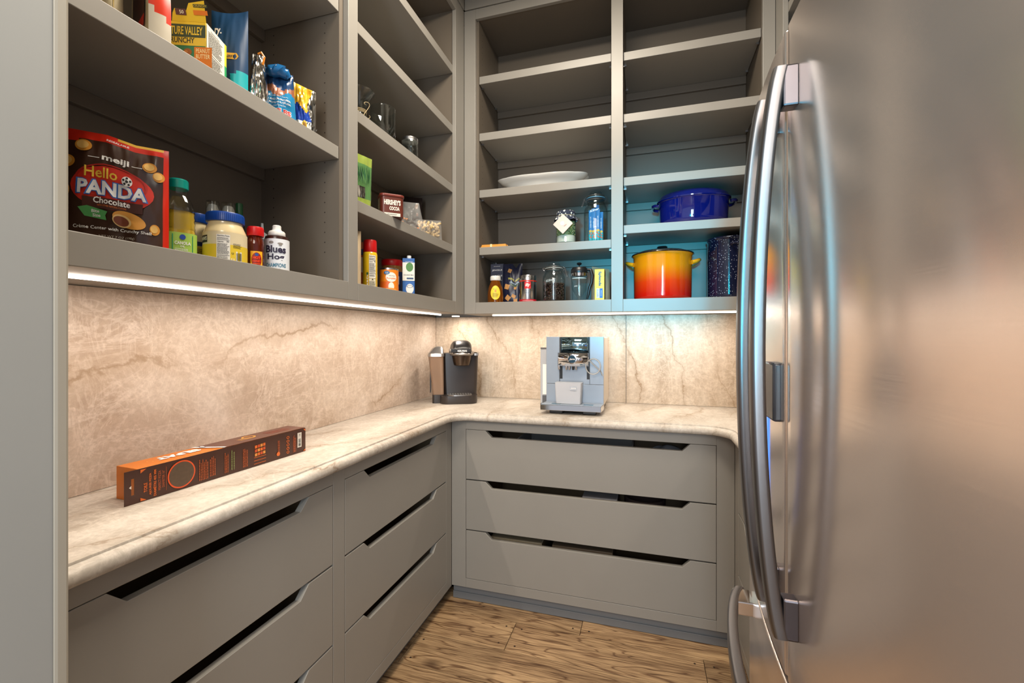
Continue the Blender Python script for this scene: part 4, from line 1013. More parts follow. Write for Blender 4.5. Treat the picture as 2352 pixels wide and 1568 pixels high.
# little yellow carton
pc = P(921, 492, X=-.945); rz = math.radians(40); dx = Vector((math.cos(rz), math.sin(rz), 0)); dy = Vector((-math.sin(rz), math.cos(rz), 0)); wY, dY = .036, .022; org = pc - dx * wY / 2 + dy * dY / 2
t = thing('baking_powder_box', 'little yellow carton with a red roundel, beside the cocoa tub', 'carton', (org.x, org.y, S3), rz); hY = ztop(pc.x, pc.y, 478) - S3
MB().box(-wY / 2, wY / 2, -dY / 2, dY / 2, 0, hY, YB).build('carton_body', t, bevel=.0006)
pr = Print(front(-dY / 2)); pr.ell(-.001, hY * .68, .0085, .0085, RD, 20, 2); pr.ell(-.001, hY * .68, .0035, .0035, W_, 14, 1); pr.ell(.004, hY * .27, .010, .006, ink(222, 120, 40), 16, 2); pr.text('12', .012, hY * .1, .005, ink(200, 60, 30)); pr.build(t)
pr = Print(rightside(wY / 2)); pr.rect(0, hY * .5, dY * .3, hY, ink(214, 120, 36)); pr.build(t, 'printed_stripe')
# clear bag of sweets
FILM = mat('clear_film', (240, 240, 238), .12, alpha=.15, spec=.8); noisy(FILM, 30, .03, .6)
x, y, r = cyl_at(912, 975, X=-1.0)
t = thing('candy_bag', 'clear knotted plastic bag of dark chocolates and orange sweets', 'bag', (x, y, S3), math.radians(38)); hG = ztop(x, y, 456, r) - S3
pg = Pouch(r * 2.2, hG, .07, seed=61, wr=.012, topw=.55); pg.mesh(lambda u, v: FILM, FILM, 24).build('film', t, smooth=.5)
rr2 = random.Random(5); mb = MB()
def blob(mb, c, a, b, cc, m, rot=0, n=8, k=5):
    prof_ = [(math.sin(PI * i / k), -math.cos(PI * i / k)) for i in range(k + 1)]; vs = []; cr, sr = math.cos(rot), math.sin(rot)
    for q_, z_ in prof_:
        for j in range(n):
            t_ = 2 * PI * j / n; px, py = q_ * math.cos(t_) * a, q_ * math.sin(t_) * b
            vs.append((c[0] + px * cr - py * sr, c[1] + px * sr + py * cr, c[2] + z_ * cc))
    fs_ = [(i * n + j, i * n + (j + 1) % n, (i + 1) * n + (j + 1) % n, (i + 1) * n + j) for i in range(k) for j in range(n)]
    mb.add(vs, fs_, m)
DC = ink(48, 26, 20, .2); ORC = ink(206, 120, 40, .3); WTC = ink(220, 210, 196)
for i in range(34):
    c = (rr2.uniform(-.75, .55) * r, rr2.uniform(-.017, .017), rr2.uniform(.006, hG * .42)); blob(mb, c, .007, .006, .005, rr2.choice([DC, DC, DC, ORC, ORC, WTC]), rr2.random() * 3)
tag(mb.build('sweets', smooth=1.2), 'dark chocolates and orange sweets inside the clear knotted bag', 'sweets', kind='stuff', loc=tuple(t.location), rz=math.radians(38))
# white card under it
p = P(945, 518, X=-.945); t = tag(MB().box(-.030, .030, -.016, .016, 0, .0016, WHITE).build('card', bevel=.0003), 'small white printed card lying at the shelf edge under the candy bag', 'card', loc=(-.952, p.y, S3), rz=math.radians(88))
# cashews in a clear bag
x, y, r = cyl_at(957, 1012, X=-.985)
t = thing('cashew_bag', 'clear plastic bag packed with whole cashews near the corner', 'bag', (x, y, S3), math.radians(35)); hG = ztop(x, y, 499, r) - S3
pg = Pouch(r * 2.25, hG * 1.02, .075, seed=71, wr=.005, topw=.93, bottom_flat=False); pg.mesh(lambda u, v: FILM, FILM, 22).build('film', t, smooth=.8)
CSH = noisy(mat('cashew', (206, 178, 128), .5), 40, .08)
nutm = MB(); nutm.tube([(.0085 * math.cos(a), .0085 * math.sin(a), 0) for a in [PI * (.05 + .9 * i / 8) for i in range(9)]], [.0015, .0035, .0045, .005, .005, .0048, .0042, .003, .0012], CSH, 7)
nut0 = nutm.build('cashew', smooth=1.4); nut0.scale = (1.3, 1.3, 1.3); first = True; rr3 = random.Random(11)
for i in range(52):
    for _ in range(40):
        a_ = rr3.uniform(-.78, .78); t_ = rr3.uniform(.16, .86); dd = pg.dep(a_, t_) - .008
        if dd > .004: break
    o = nut0 if first else nut0.copy()
    if not first: COL.objects.link(o)
    first = False
    lx, ly, lz = a_ * r * 1.1, rr3.choice([-1, -1, 1, .0]) * dd * rr3.uniform(.75, 1), t_ * hG
    rz = math.radians(35); o.location = (x + lx * math.cos(rz) - ly * math.sin(rz), y + lx * math.sin(rz) + ly * math.cos(rz), S3 + lz)
    o.rotation_euler = (rr3.uniform(0, 6), rr3.uniform(0, 6), rr3.uniform(0, 6)); o['label'] = 'pale curved cashew nut packed in the clear plastic bag'; o['category'] = 'nut'; o['group'] = 'cashews in the clear bag'

# lowest deck, far bay
p0, p1 = P(800, 600, X=-1.0), P(829, 600, X=-.965); wv = p1 - p0; wv.z = 0
t = thing('paper_bag', 'cream paper bag mostly hidden behind the divider, beside the yellow spray can', 'bag', ((p0.x + p1.x) / 2, (p0.y + p1.y) / 2, DK), math.atan2(wv.y, wv.x)); hG = ztop(p1.x, p1.y, 531) - DK
pg = Pouch(wv.length, hG, .05, seed=81, wr=.004); PPR = noisy(mat('kraft_cream', (206, 184, 150), .6), 20, .07); pg.mesh(lambda u, v: PPR, PPR, 18).build('bag_body', t, smooth=1)
x, y, r = cyl_at(833, 867, X=-.985); H = ztop(x, y, 549, r) - DK
t = thing('spray_can', 'yellow cooking spray can with a tall red cap', 'spray can', (x, y, DK), math.radians(38))
MB().lathe([(r * .95, 0), (r, .003), (r, H * .70), (r * .93, H * .745), (r * .86, H * .755)], noisy(mat('spray_yellow', (226, 186, 30), .25, coat=.5), 20, .04), 36).build('can_body', t)
MB().lathe([(r * .92, H * .75), (r * .94, H * .755), (r * .90, H * .98), (r * .82, H), (0, H)], RED, 36).build('cap', t)
pr = Print(cyl(r)); pr.facts(.007, H * .45, .024, H * .46); pr.rect(.007, H * .11, .024, H * .20, ink(220, 214, 190), 4, 1); pr.lines(.007, H * .09, .022, H * .14, 7, K, 4); pr.poly([(.003, H * .18), (.011, H * .18), (.007, H * .21)], K); pr.text('R A N C H', -.011, H * .16, .006, W_, width=H * .26, rot=PI / 2, bold=.03); pr.ell(-.011, H * .31, .004, .005, ink(60, 90, 40), 12, 1); pr.build(t)
x, y, r = cyl_at(824, 836, X=-1.09); H = ztop(x, y, 556, r) - DK
t = thing('small_carton', 'narrow orange and blue carton peeping out behind the red-capped spray can', 'carton', (x, y, DK), .7)
MB().box(-.018, .018, -.012, .012, 0, H, ink(196, 96, 40)).build('carton_body', t, bevel=.0006); pr = Print(front(-.012)); pr.rect(0, H * .8, .036, H * .12, ink(30, 40, 100)); pr.rect(0, H * .55, .036, H * .3, ink(210, 200, 186)); pr.build(t)
x, y, r = cyl_at(872, 915, X=-.985); H = ztop(x, y, 615, r) - DK
t = thing('pumpkin_can', 'orange pumpkin puree can in front of the red-lidded jar', 'can', (x, y, DK), math.radians(33))
MB().lathe([(r * .96, 0), (r, .002), (r, .004), (r * .985, .006), (r * .985, H - .006), (r, H - .004), (r, H), (r * .95, H), (r * .95, H - .003), (0, H - .003)], SILVER, 40).build('can_body', t)
pr = Print(cyl(r * .987)); ORG = ink(228, 128, 22); pr.rect(0, H * .5, r * 6.1, H * .86, ORG, 60, 1); pr.rect(-.012, H * .28, .05, H * .32, ink(214, 96, 20), 8, 1)
pr.ell(.008, H * .62, .021, H * .20, ink(238, 228, 214), 24, 3); pr.ell(.008, H * .24, .011, H * .17, ink(238, 228, 214), 20, 2); pr.ell(-.009, H * .80, .011, H * .075, ink(20, 96, 150), 20, 2); pr.text('Great', -.009, H * .82, .0038, W_); pr.text('Value', -.009, H * .775, .0038, W_)
pr.text('Pumpkin', .008, H * .565, .0085, ink(220, 110, 30), width=.034, bold=.02); pr.text('100% Pure', .010, H * .68, .004, ink(90, 90, 90)); pr.ell(.004, H * .1, .024, H * .075, ink(236, 150, 60), 20, 2); pr.build(t)
x, y, r = cyl_at(874, 927, X=-1.06); H = ztop(x, y, 594, r) - DK
t = thing('peanut_butter_jar', 'jar with a red screw lid and blue label, behind the pumpkin can', 'jar', (x, y, DK), math.radians(30))
MB().lathe([(r * .95, 0), (r, .005), (r, H * .70), (r * .9, H * .8), (r * .88, H * .84)], noisy(mat('peanut_butter', (166, 112, 52), .2), 20, .05), 40).build('jar_body', t); MB().lathe([(r * .92, H * .83), (r * .94, H * .84), (r * .94, H * .98), (r * .9, H), (0, H)], RED, 40).build('lid', t)
pr = Print(cyl(r)); pr.rect(0, H * .36, r * 6, H * .6, ink(28, 44, 92), 60, 1); pr.text('II', .022, H * .42, H * .22, W_, bold=.04); pr.rect(.02, H * .18, .02, H * .1, ink(200, 90, 30), 4, 1); pr.build(t)
pc = P(926, 640, X=-.98); rz = math.radians(30); dx = Vector((math.cos(rz), math.sin(rz), 0)); dy = Vector((-math.sin(rz), math.cos(rz), 0)); wK = .050; org = pc + dx * wK / 2 * .9 + dy * .02
t = thing('milk_carton', 'blue and white coconut milk carton with a white screw cap', 'carton', (org.x, org.y, DK), rz); H = ztop(pc.x, pc.y, 590) - DK
CB = noisy(mat('carton_blue', (20, 88, 160), .4), 20, .05)
MB().prism([(-.02, 0), (.02, 0), (.02, H * .93), (.004, H), (-.02, H * .97)], CB, 'x', -wK / 2, wK / 2).build('carton_body', t, bevel=.0008, smooth=None)
MB().lathe([(.0085, H * .955), (.009, H * .96), (.009, H * 1.04), (.0085, H * 1.05), (0, H * 1.05)], WHITEPL, 20, (.002, -.006)).build('cap', t)
pr = Print(front(-.02)); pr.rect(0, H * .62, wK, H * .48, ink(222, 220, 210)); pr.ell(.004, H * .74, .015, H * .12, ink(70, 124, 58), 20, 2); pr.text('COCONUT MILK', .0, H * .53, .0055, ink(50, 60, 80), width=wK * .84, bold=.02); pr.rect(.006, H * .44, .028, H * .045, ink(50, 74, 110)); pr.lines(.002, H * .88, .03, .003, 1, W_, 2)
pr.ell(.005, H * .17, .016, H * .13, ink(222, 220, 214), 20, 2); pr.ell(.005, H * .23, .013, H * .035, ink(60, 80, 110), 16, 1, ring=.8); pr.build(t)

# ================================================================== BACK WALL, left bay
# white platter on shelf z 2.047
SB3 = 2.0474
c0, c1 = P(1150, 430, Y=2.33), P(1352, 411, Y=2.33)
t = thing('serving_platter', 'long white scalloped serving platter lying alone on its shelf', 'platter', ((c0.x + c1.x) / 2, 2.318, SB3), math.radians(2))
Lp = (c1.x - c0.x) / 2; Wp = .130
PORC = noisy(mat('white_porcelain', (232, 232, 228), .12, coat=.5), 10, .02)
def plat(u, v):
    a = 2 * PI * u; pr_ = [(0, .004), (.52, .004), (.60, .006), (.70, .020), (.82, .034), (.90, .038), (.985, .046), (1, .0475), (.99, .0445), (.90, .0345), (.82, .0295), (.70, .0135), (.62, .000), (.50, .0), (0, 0)]
    i = min(len(pr_) - 2, int(v * (len(pr_) - 1))); f_ = v * (len(pr_) - 1) - i; q = pr_[i][0] + (pr_[i + 1][0] - pr_[i][0]) * f_; z_ = pr_[i][1] + (pr_[i + 1][1] - pr_[i][1]) * f_
    sc_ = 1 + (.030 * abs(math.sin(4 * a)) ** .8 - .015) * max(0, (q - .6) / .4); pw = (abs(math.cos(a)) ** 2.5 + abs(math.sin(a)) ** 2.5) ** (-1 / 2.5)
    return (Lp * q * math.cos(a) * sc_ * pw, Wp * q * math.sin(a) * sc_ * pw, z_ + (.010 * q ** 6 * abs(math.cos(a)) ** 4))
MB().grid(plat, 72, 28, PORC).build('platter_body', t, smooth=1.0).scale = (1, 1, 1.3)
# bundle of wooden sticks
SB4 = 1.7464
a0_, a1_ = P(1105, 560, Y=2.20), P(1163, 558, Y=2.20)
t = thing('stick_bundle', 'flat bundle of orange wooden sticks held by a pale paper band', 'sticks', ((a0_.x + a1_.x) / 2, 2.215, SB4), math.radians(3))
Lw = (a1_.x - a0_.x) / 2; OW = noisy(mat('orange_wood', (214, 150, 60), .45), 25, .1)
for j in range(5):
    MB().box(-Lw + RND.uniform(0, .004), Lw - RND.uniform(0, .004), -.024 + j * .0098, -.0148 + j * .0098, 0, .0085, OW).build('stick', t, bevel=.0012)
for j in range(4):
    MB().box(-Lw + RND.uniform(0, .006), Lw - RND.uniform(0, .006), -.019 + j * .0098, -.0098 + j * .0098, .0087, .017, OW).build('stick', t, bevel=.0012)
MB().box(-Lw * .25, -Lw * .10, -.0248, .0256, .0002, .0178, noisy(mat('paper_band', (236, 214, 160), .6), 20, .05)).build('band', t, bevel=.001)
# soup mix jar
x, y, r = cyl_at(1277, 1323, Y=2.235); H = ztop(x, y, 480, r) - SB4
t = thing('soup_mix_jar', 'gift jar of layered soup mix with a dark floral cloth top and square tag', 'jar', (x, y, SB4))
shell(MB(), [(r * .93, 0), (r, .005), (r, H * .66), (r * .9, H * .76), (r * .82, H * .78), (r * .82, H * .86)], .002, GLASS, 40).build('jar_body', t)
CLOTH = mat('floral_cloth', (44, 48, 66), .85); n, l, b = nodes(CLOTH)
vo = n.new('ShaderNodeTexVoronoi'); vo.inputs['Scale'].default_value = 75; tcn = n.new('ShaderNodeTexCoord'); l.new(tcn.outputs['Object'], vo.inputs['Vector']); cr = n.new('ShaderNodeValToRGB'); cr.color_ramp.interpolation = 'CONSTANT'; e = cr.color_ramp.elements
e[0].color = srgb(225, 222, 212); e[1].position = .36; e[1].color = srgb(40, 44, 62); x_ = e.new(.1); x_.color = srgb(130, 130, 130); x__ = e.new(.16); x__.color = srgb(228, 226, 218); l.new(vo.outputs['Distance'], cr.inputs[0]); l.new(cr.outputs[0], b.inputs['Base Color'])
def clothf(u, v):
    a = 2 * PI * u; fl_ = .0035 * math.sin(a * 9) + .0025 * math.sin(a * 5 + 1)
    pts_ = [(0, H), (r * .8, H * .995), (r * .93, H * .97), (r * .93, H * .88), (r * .88, H * .845), (r * 1.02, H * .79), (r * 1.16, H * .70)]
    i = min(5, int(v * 6)); f_ = v * 6 - i; q = pts_[i][0] + (pts_[i + 1][0] - pts_[i][0]) * f_; z_ = pts_[i][1] + (pts_[i + 1][1] - pts_[i][1]) * f_
    k = max(0, v - .55) / .45; return ((q + fl_ * k) * math.cos(a), (q + fl_ * k) * math.sin(a), z_ + .004 * k * math.sin(a * 7))
MB().grid(clothf, 72, 18, CLOTH).build('cloth_cover', t, smooth=1.2)
MB().tube([((r * .9) * math.cos(a / 24 * 2 * PI), (r * .9) * math.sin(a / 24 * 2 * PI), H * .845) for a in range(24)], .0013, JUTE, 5, closed=True).build('twine', t)
TAG = noisy(mat('pink_card', (214, 192, 178), .6), 20, .04); q = r * .98
tg = MB().prism([(-.004 + q, H * .54), (-.004, H * .54 - q), (-.004 - q, H * .54), (-.004, H * .54 + q)], TAG, 'y', -r * 1.30, -r * 1.30 + .0008).build('tag', t, smooth=None)
pr = Print(flat((0, -r * 1.30, 0), (1, 0, 0), (0, 0, 1), (0, -1, 0)), .0003); pr.ell(-.007, H * .56, .010, .010, W_, 24, 2); pr.text('Shared', -.007, H * .575, .003, K); pr.text('soup mix', -.007, H * .545, .0028, K); pr.lines(.008, H * .495, .017, .004, 2, ink(170, 90, 60), 2, rot=.62); o = pr.build(tg, 'printed_tag')
mb = MB(); rr4 = random.Random(3); cols = [ink(150, 160, 96), ink(196, 190, 130), ink(96, 116, 66), ink(214, 206, 160), ink(70, 96, 70)]
for i in range(420):
    a = rr4.random() * 2 * PI; z_ = H * rr4.uniform(.27, .68); q = r * .9 if z_ < H * .62 else r * .85
    blob(mb, (q * math.cos(a), q * math.sin(a), z_), .0032, .0032, .0022, rr4.choice(cols), 0, 5, 3)
mb.lathe([(0, H * .24), (r * .86, H * .24), (r * .86, H * .66), (0, H * .68)], cols[0], 24, cap=False)
tag(mb.build('split_peas', smooth=1), 'green and yellow split peas in the cloth-topped gift jar', 'dried peas', kind='stuff', loc=(x, y, SB4))
MB().lathe([(r * .88, .0045), (r * .945, .008), (r * .945, H * .22), (r * .9, H * .245), (0, H * .25)], noisy(mat('barley_layer', (222, 214, 196), .7), 90, .06), 30).build('pearl_barley'); tag(bpy.data.objects['pearl_barley'], 'white barley layer at the bottom of the cloth-topped gift jar', 'barley', kind='stuff', loc=(x, y, SB4))

# clip-top jars
def clip_jar(name, label, x, y, z0, r, H, rz, seal):
    t = thing(name, label, 'jar', (x, y, z0), rz)
    shell(MB(), [(r * .88, 0), (r * .97, .004), (r, .012), (r, H * .58), (r * .97, H * .66), (r * .80, H * .76), (r * .72, H * .80), (r * .72, H * .855), (r * .77, H * .865)], .0028, GLASS, 44).build('jar_body', t)
    MB().lathe([(r * .60, H * .878), (r * .79, H * .88), (r * .80, H * .90), (r * .78, H * .92), (r * .55, H * .935), (r * .52, H * .985), (r * .48, H), (r * .40, H * .975), (0, H * .965), (0, H * .94), (r * .45, H * .915), (r * .58, H * .9)], GLASS, 40, cap=False).build('lid', t)
    MB().lathe([(r * .62, H * .866), (r * .80, H * .866), (r * .81, H * .872), (r * .80, H * .879), (r * .62, H * .879)], seal, 40, cap=False).build('seal_ring', t)
    mb = MB(); q = r * .815
    mb.tube([(q * math.cos(a / 28 * 2 * PI), q * math.sin(a / 28 * 2 * PI), H * .83) for a in range(28)], .0011, SILVER, 6, closed=True)
    mb.tube([(q * math.cos(a / 28 * 2 * PI), q * math.sin(a / 28 * 2 * PI), H * .908) for a in range(28)], .0011, SILVER, 6, closed=True)
    for s_ in (-1, 1):
        for yy in (-.008, .008):
            mb.tube([(s_ * q, yy, H * .83), (s_ * (q + .008), yy, H * .85), (s_ * (q + .009), yy, H * .885), (s_ * q, yy, H * .908)], .0011, SILVER, 6)
        mb.tube([(s_ * (q + .009), -.008, H * .885), (s_ * (q + .0105), 0, H * .893), (s_ * (q + .009), .008, H * .885)], .0011, SILVER, 6)
    return t, mb, q
t, mb, q = clip_jar('clip_top_jar', 'tall clip-top glass jar filled with blue drink stick packets', *(lambda c: (c[0], c[1], SB4, c[2]))(cyl_at(1341, 1396, Y=2.245)), ztop(*cyl_at(1341, 1396, Y=2.245)[:2], 439, .025) - SB4, 0, noisy(mat('blue_rubber', (96, 140, 160), .5), 30, .05))
Hj = ztop(*cyl_at(1341, 1396, Y=2.245)[:2], 439, .025) - SB4; xj, yj, rj = cyl_at(1341, 1396, Y=2.245)
mb.tube([(-q - .009, -.008, Hj * .88), (-q - .016, -.009, Hj * .80), (-q - .022, -.008, Hj * .74)], .0012, SILVER, 6); mb.tube([(-q - .009, .008, Hj * .88), (-q - .016, .009, Hj * .80), (-q - .022, .008, Hj * .74), (-q - .022, -.008, Hj * .74)], .0012, SILVER, 6); mb.build('clip_wire', t)
pr = Print(cyl(rj)); pr.text('Kilner', .0, Hj * .60, .012, ink(225, 235, 238), width=.045, shear=.3, slope=.25); pr.build(t, 'embossed_script')
SKY = noisy(mat('packet_blue', (24, 116, 178), .25), 15, .08)
pk_lab = ['blue drink stick packet at the left side of the tall jar', 'blue drink stick packet in front left of centre in the tall jar', 'blue drink stick packet in front right of centre in the tall jar', 'blue drink stick packet at the right edge of the tall jar', 'blue drink stick packet standing tallest at the back of the jar', 'blue drink stick packet leaning at the back left of the jar']
for i, (lx, ly, rot, ln, hh_) in enumerate(((-.024, -.010, .10, 5, .62), (-.008, -.020, -.04, 8, .58), (.013, -.019, .03, 8, .62), (.027, -.002, -.05, 6, .58), (.006, .012, .02, 8, .74), (-.013, .014, .1, 7, .68))):
    tp = thing('drink_packet', pk_lab[i], 'packet', (xj + lx, yj + ly, SB4 + .0075), rot, group='drink packets in the tall jar'); hk = Hj * hh_
    pg = Pouch(.019, hk, .006, seed=90 + i, wr=.0008); pg.mesh(lambda u, v: SKY if v > .30 else TQ, SKY, 10).build('packet_body', tp, smooth=1)
    pr = Print(pg.fn()); pr.text('LIQUID I.V.', .0, hk * .62, .0065, W_, width=hk * .36, rot=PI / 2, bold=.02); pr.ell(.0, hk * .33, .0088, .006, ink(230, 176, 60), 14, 2)
    for a, b in ((-.004, .26), (.003, .22), (-.001, .15), (.004, .12)): pr.ell(a, hk * b, .0038, .0045, ink(206, 92, 50), 12, 1)
    pr.build(tp)

# lowest deck of the left bay
def bbox(name, label, cat, u0, u1, v, Yf, dep, m, z0=DK, rz=0):
    a, b = P(u0, 650, Y=Yf), P(u1, 650, Y=Yf); w_ = b.x - a.x
    t = thing(name, label, cat, ((a.x + b.x) / 2, Yf + dep / 2, z0), rz); H = ztop((a.x + b.x) / 2, Yf, v) - z0
    o = MB().box(-w_ / 2, w_ / 2, -dep / 2, dep / 2, 0, H, m).build('carton_body', t, bevel=.0008); return t, w_, H
SL = noisy(mat('slate_card', (52, 56, 76), .5), 20, .06)
t, w_, H = bbox('tea_carton', 'narrow slate blue carton behind the amber honey bottle', 'carton', 1127, 1157, 606, 2.285, .03, SL)
pr = Print(front(-.015)); pr.text('JINGLE', 0, H * .84, .0105, W_, width=w_ * .78, bold=.02); pr.text('JANGLE', 0, H * .70, .0105, W_, width=w_ * .78, bold=.02); pr.text('Roasted Blends', 0, H * .595, .006, W_, width=w_ * .74, shear=.3); pr.lines(0, H * .94, w_ * .5, .003, 1, W_, 2); pr.build(t)
x, y, r = cyl_at(1120, 1156, Y=2.215); H = ztop(x, y, 632, r) - DK
t = thing('honey_bottle', 'squat amber honey bottle with a white cap and yellow oval label', 'bottle', (x, y, DK), face(x, y))
MB().lathe([(r * .9, 0), (r, .005), (r, H * .35), (r * .88, H * .58), (r * .62, H * .78), (r * .58, H * .84)], mat('amber_honey', (196, 108, 24), .04, trans=.75, ior=1.45), 40).build('bottle_body', t)
mb = MB().lathe([(r * .62, H * .83), (r * .64, H * .84), (r * .64, H * .98), (r * .6, H), (0, H)], WHITEPL, 36)
for k in range(30): a = 2 * PI * k / 30; mb.tube([(r * .64 * math.cos(a), r * .64 * math.sin(a), H * .85), (r * .64 * math.cos(a), r * .64 * math.sin(a), H * .96)], .0005, WHITEPL, 4)
mb.build('cap', t)
pr = Print(cyl(r, rf=lambda z_: r * (1.0 if z_ < H * .35 else 1.0 - .52 * (z_ / H - .35)) + .0006)); pr.ell(0, H * .37, r * .62, H * .26, ink(232, 208, 60), 28, 4); pr.lines(0, H * .50, r * .7, .003, 1, K, 3); pr.ell(0, H * .43, .006, .006, ink(206, 140, 50), 12, 1); pr.lines(0, H * .28, r * .7, H * .16, 5, ink(120, 100, 40), 3); pr.build(t)
a0_, a1_ = P(1155, 650, Y=2.27), P(1199, 650, Y=2.27)
t = thing('cracker_pouch', 'dark navy cracker pouch printed with seeded squares, between honey and coffee tin', 'snack bag', ((a0_.x + a1_.x) / 2, 2.275, DK), math.radians(2)); H = ztop(-.6, 2.27, 604) - DK
pg = Pouch(a1_.x - a0_.x, H, .05, seed=17, wr=.004, topfn=lambda a: 1 - .12 * max(0, 1 - abs(a - .35) * 3)); NVY = noisy(mat('cracker_navy', (24, 28, 52), .3), 14, .1); pg.mesh(lambda u, v: NVY, NVY, 24).build('pouch_body', t, smooth=1.1)
pr = Print(pg.fn(), .001); wq = a1_.x - a0_.x; CRK = noisy(mat('cracker_print', (184, 134, 80), .6), 160, .45)
for cx_, cy_, s_, ro in ((-.012, .82, .017, .4), (-.026, .42, .022, .5), (.02, .42, .012, .6), (-.02, .14, .022, .1), (.012, .19, .017, .3), (.022, .08, .016, .8)):
    pr.square(cx_, H * cy_, s_ * .85, CRK, ro + .785)
pr.text('TRAIL MIX', .012, H * .62, .010, ink(206, 200, 90), width=wq * .62, bold=.02); pr.text('CRACKERS', .016, H * .53, .009, ink(170, 200, 220), width=wq * .5, bold=.02); pr.lines(.016, H * .47, wq * .4, .005, 2, ink(120, 170, 90), 2); pr.build(t)
x, y, r = cyl_at(1193, 1232, Y=2.22); H = ztop(x, y, 631, r) - DK
t = thing('coffee_tin', 'brushed silver coffee tin with a red square and red bottom band', 'tin', (x, y, DK), face(x, y))
TIN = noisy(mat('tin_metal', (196, 196, 198), .22, 1.0), 60, .05)
MB().lathe([(r * .98, 0), (r, .002), (r, H * .80), (r * .97, H * .81)], TIN, 44).build('tin_body', t)
MB().lathe([(r * .99, H * .80), (r * 1.01, H * .805), (r * 1.01, H * .97), (r * .97, H), (0, H)], TIN, 44).build('lid', t)
pr = Print(cyl(r)); pr.rect(0, H * .785, r * 6.2, H * .035, RD, 60, 1); pr.rect(0, H * .055, r * 6.2, H * .10, ink(190, 20, 40), 60, 1); pr.rect(-.001, H * .62, r * .72, H * .25, ink(206, 24, 32), 6, 1); pr.text('illy', -.001, H * .62, H * .15, W_, width=r * .56, shear=.25, bold=.03); pr.lines(-.001, H * .38, r * 1.0, H * .16, 5, ink(90, 90, 90), 3); pr.text('TOSTATO CLASSICO', 0, H * .055, .004, W_, width=r * 1.3); pr.build(t)
# bean jar
xj, yj, rj = cyl_at(1246, 1299, Y=2.235); Hj = ztop(xj, yj, 602, rj) - DK
t, mb, q = clip_jar('clip_top_jar', 'clip-top glass jar half full of dark coffee beans', xj, yj, DK, rj, Hj, 0, noisy(mat('clear_rubber', (206, 204, 196), .5), 30, .05))
mb.tube([(q + .009, -.008, Hj * .88), (q + .014, -.009, Hj * .76), (q + .019, -.006, Hj * .66)], .0012, SILVER, 6); mb.tube([(q + .009, .008, Hj * .88), (q + .014, .009, Hj * .76), (q + .019, .006, Hj * .66), (q + .019, -.006, Hj * .66)], .0012, SILVER, 6); mb.build('clip_wire', t)
pr = Print(cyl(rj)); pr.text('Kilner', -.006, Hj * .55, .012, ink(215, 225, 226), width=.05, shear=.3, slope=.18); pr.build(t, 'embossed_script')
mb = MB(); rr5 = random.Random(8); BE = [ink(58, 34, 24, .3), ink(78, 46, 32, .3), ink(44, 26, 20, .3)]
for i in range(560):
    a = rr5.random() * 2 * PI; zz = rr5.uniform(.012, Hj * .47); q_ = (rj - .0085)
    if i > 470: q_ = rr5.random() ** .5 * (rj - .0085); zz = Hj * .475
    blob(mb, (q_ * math.cos(a), q_ * math.sin(a), zz), .0042, .0030, .0042 if i % 2 else .003, BE[i % 3], rr5.random() * 3, 6, 4)
mb.lathe([(0, .0076), (rj - .012, .0076), (rj - .012, Hj * .47), (0, Hj * .47)], BE[2], 28, cap=False)
o = mb.build('coffee_beans', smooth=1.2); tag(o, 'dark roasted coffee beans filling the lower half of the clip-top jar', 'coffee beans', kind='stuff', loc=(xj, yj, DK))
# french press
xj, yj, rj = cyl_at(1311, 1350, Y=2.235); Hj = ztop(xj, yj, 600, rj) - DK
t = thing('french_press', 'glass french press with a black domed lid and curved black handle', 'french press', (xj, yj, DK), 0)
shell(MB(), [(rj * .80, 0), (rj * .85, .004), (rj * .9, Hj * .3), (rj, Hj * .60), (rj * 1.05, Hj * .64)], .0025, GLASS, 40).build('beaker', t)
MB().lathe([(rj * .55, Hj * .64), (rj * .98, Hj * .645), (rj * .98, Hj * .72)], CHROME, 40).build('steel_collar', t)
MB().lathe([(rj * .97, Hj * .72), (rj * .99, Hj * .73), (rj * .97, Hj * .82), (rj * .80, Hj * .87), (rj * .3, Hj * .89), (0, Hj * .89)], BLACK, 40, cap=False).build('lid', t)
MB().lathe([(.003, Hj * .885), (.003, Hj * .93), (rj * .22, Hj * .945), (rj * .32, Hj * .97), (rj * .22, Hj), (0, Hj)], BLACK, 24).build('plunger_knob', t)
MB().lathe([(rj * .3, Hj * .57), (rj * .88, Hj * .575), (rj * .88, Hj * .60), (rj * .3, Hj * .61)], WHITEPL, 32).build('plunger_disc', t)
MB().tube([(rj * .85, 0, Hj * .82), (rj * 1.35, -.003, Hj * .80), (rj * 1.55, -.005, Hj * .66), (rj * 1.48, -.006, Hj * .48), (rj * 1.22, -.006, Hj * .34), (rj * 1.10, -.005, Hj * .18), (rj * .95, -.002, Hj * .06)], [.006, .008, .0075, .0075, .0072, .0065, .0045], BLACK, 12).build('handle', t)
pr = Print(cyl(rj * .95)); pr.text('jura', -.012, Hj * .38, .009, W_, shear=.3); pr.build(t)
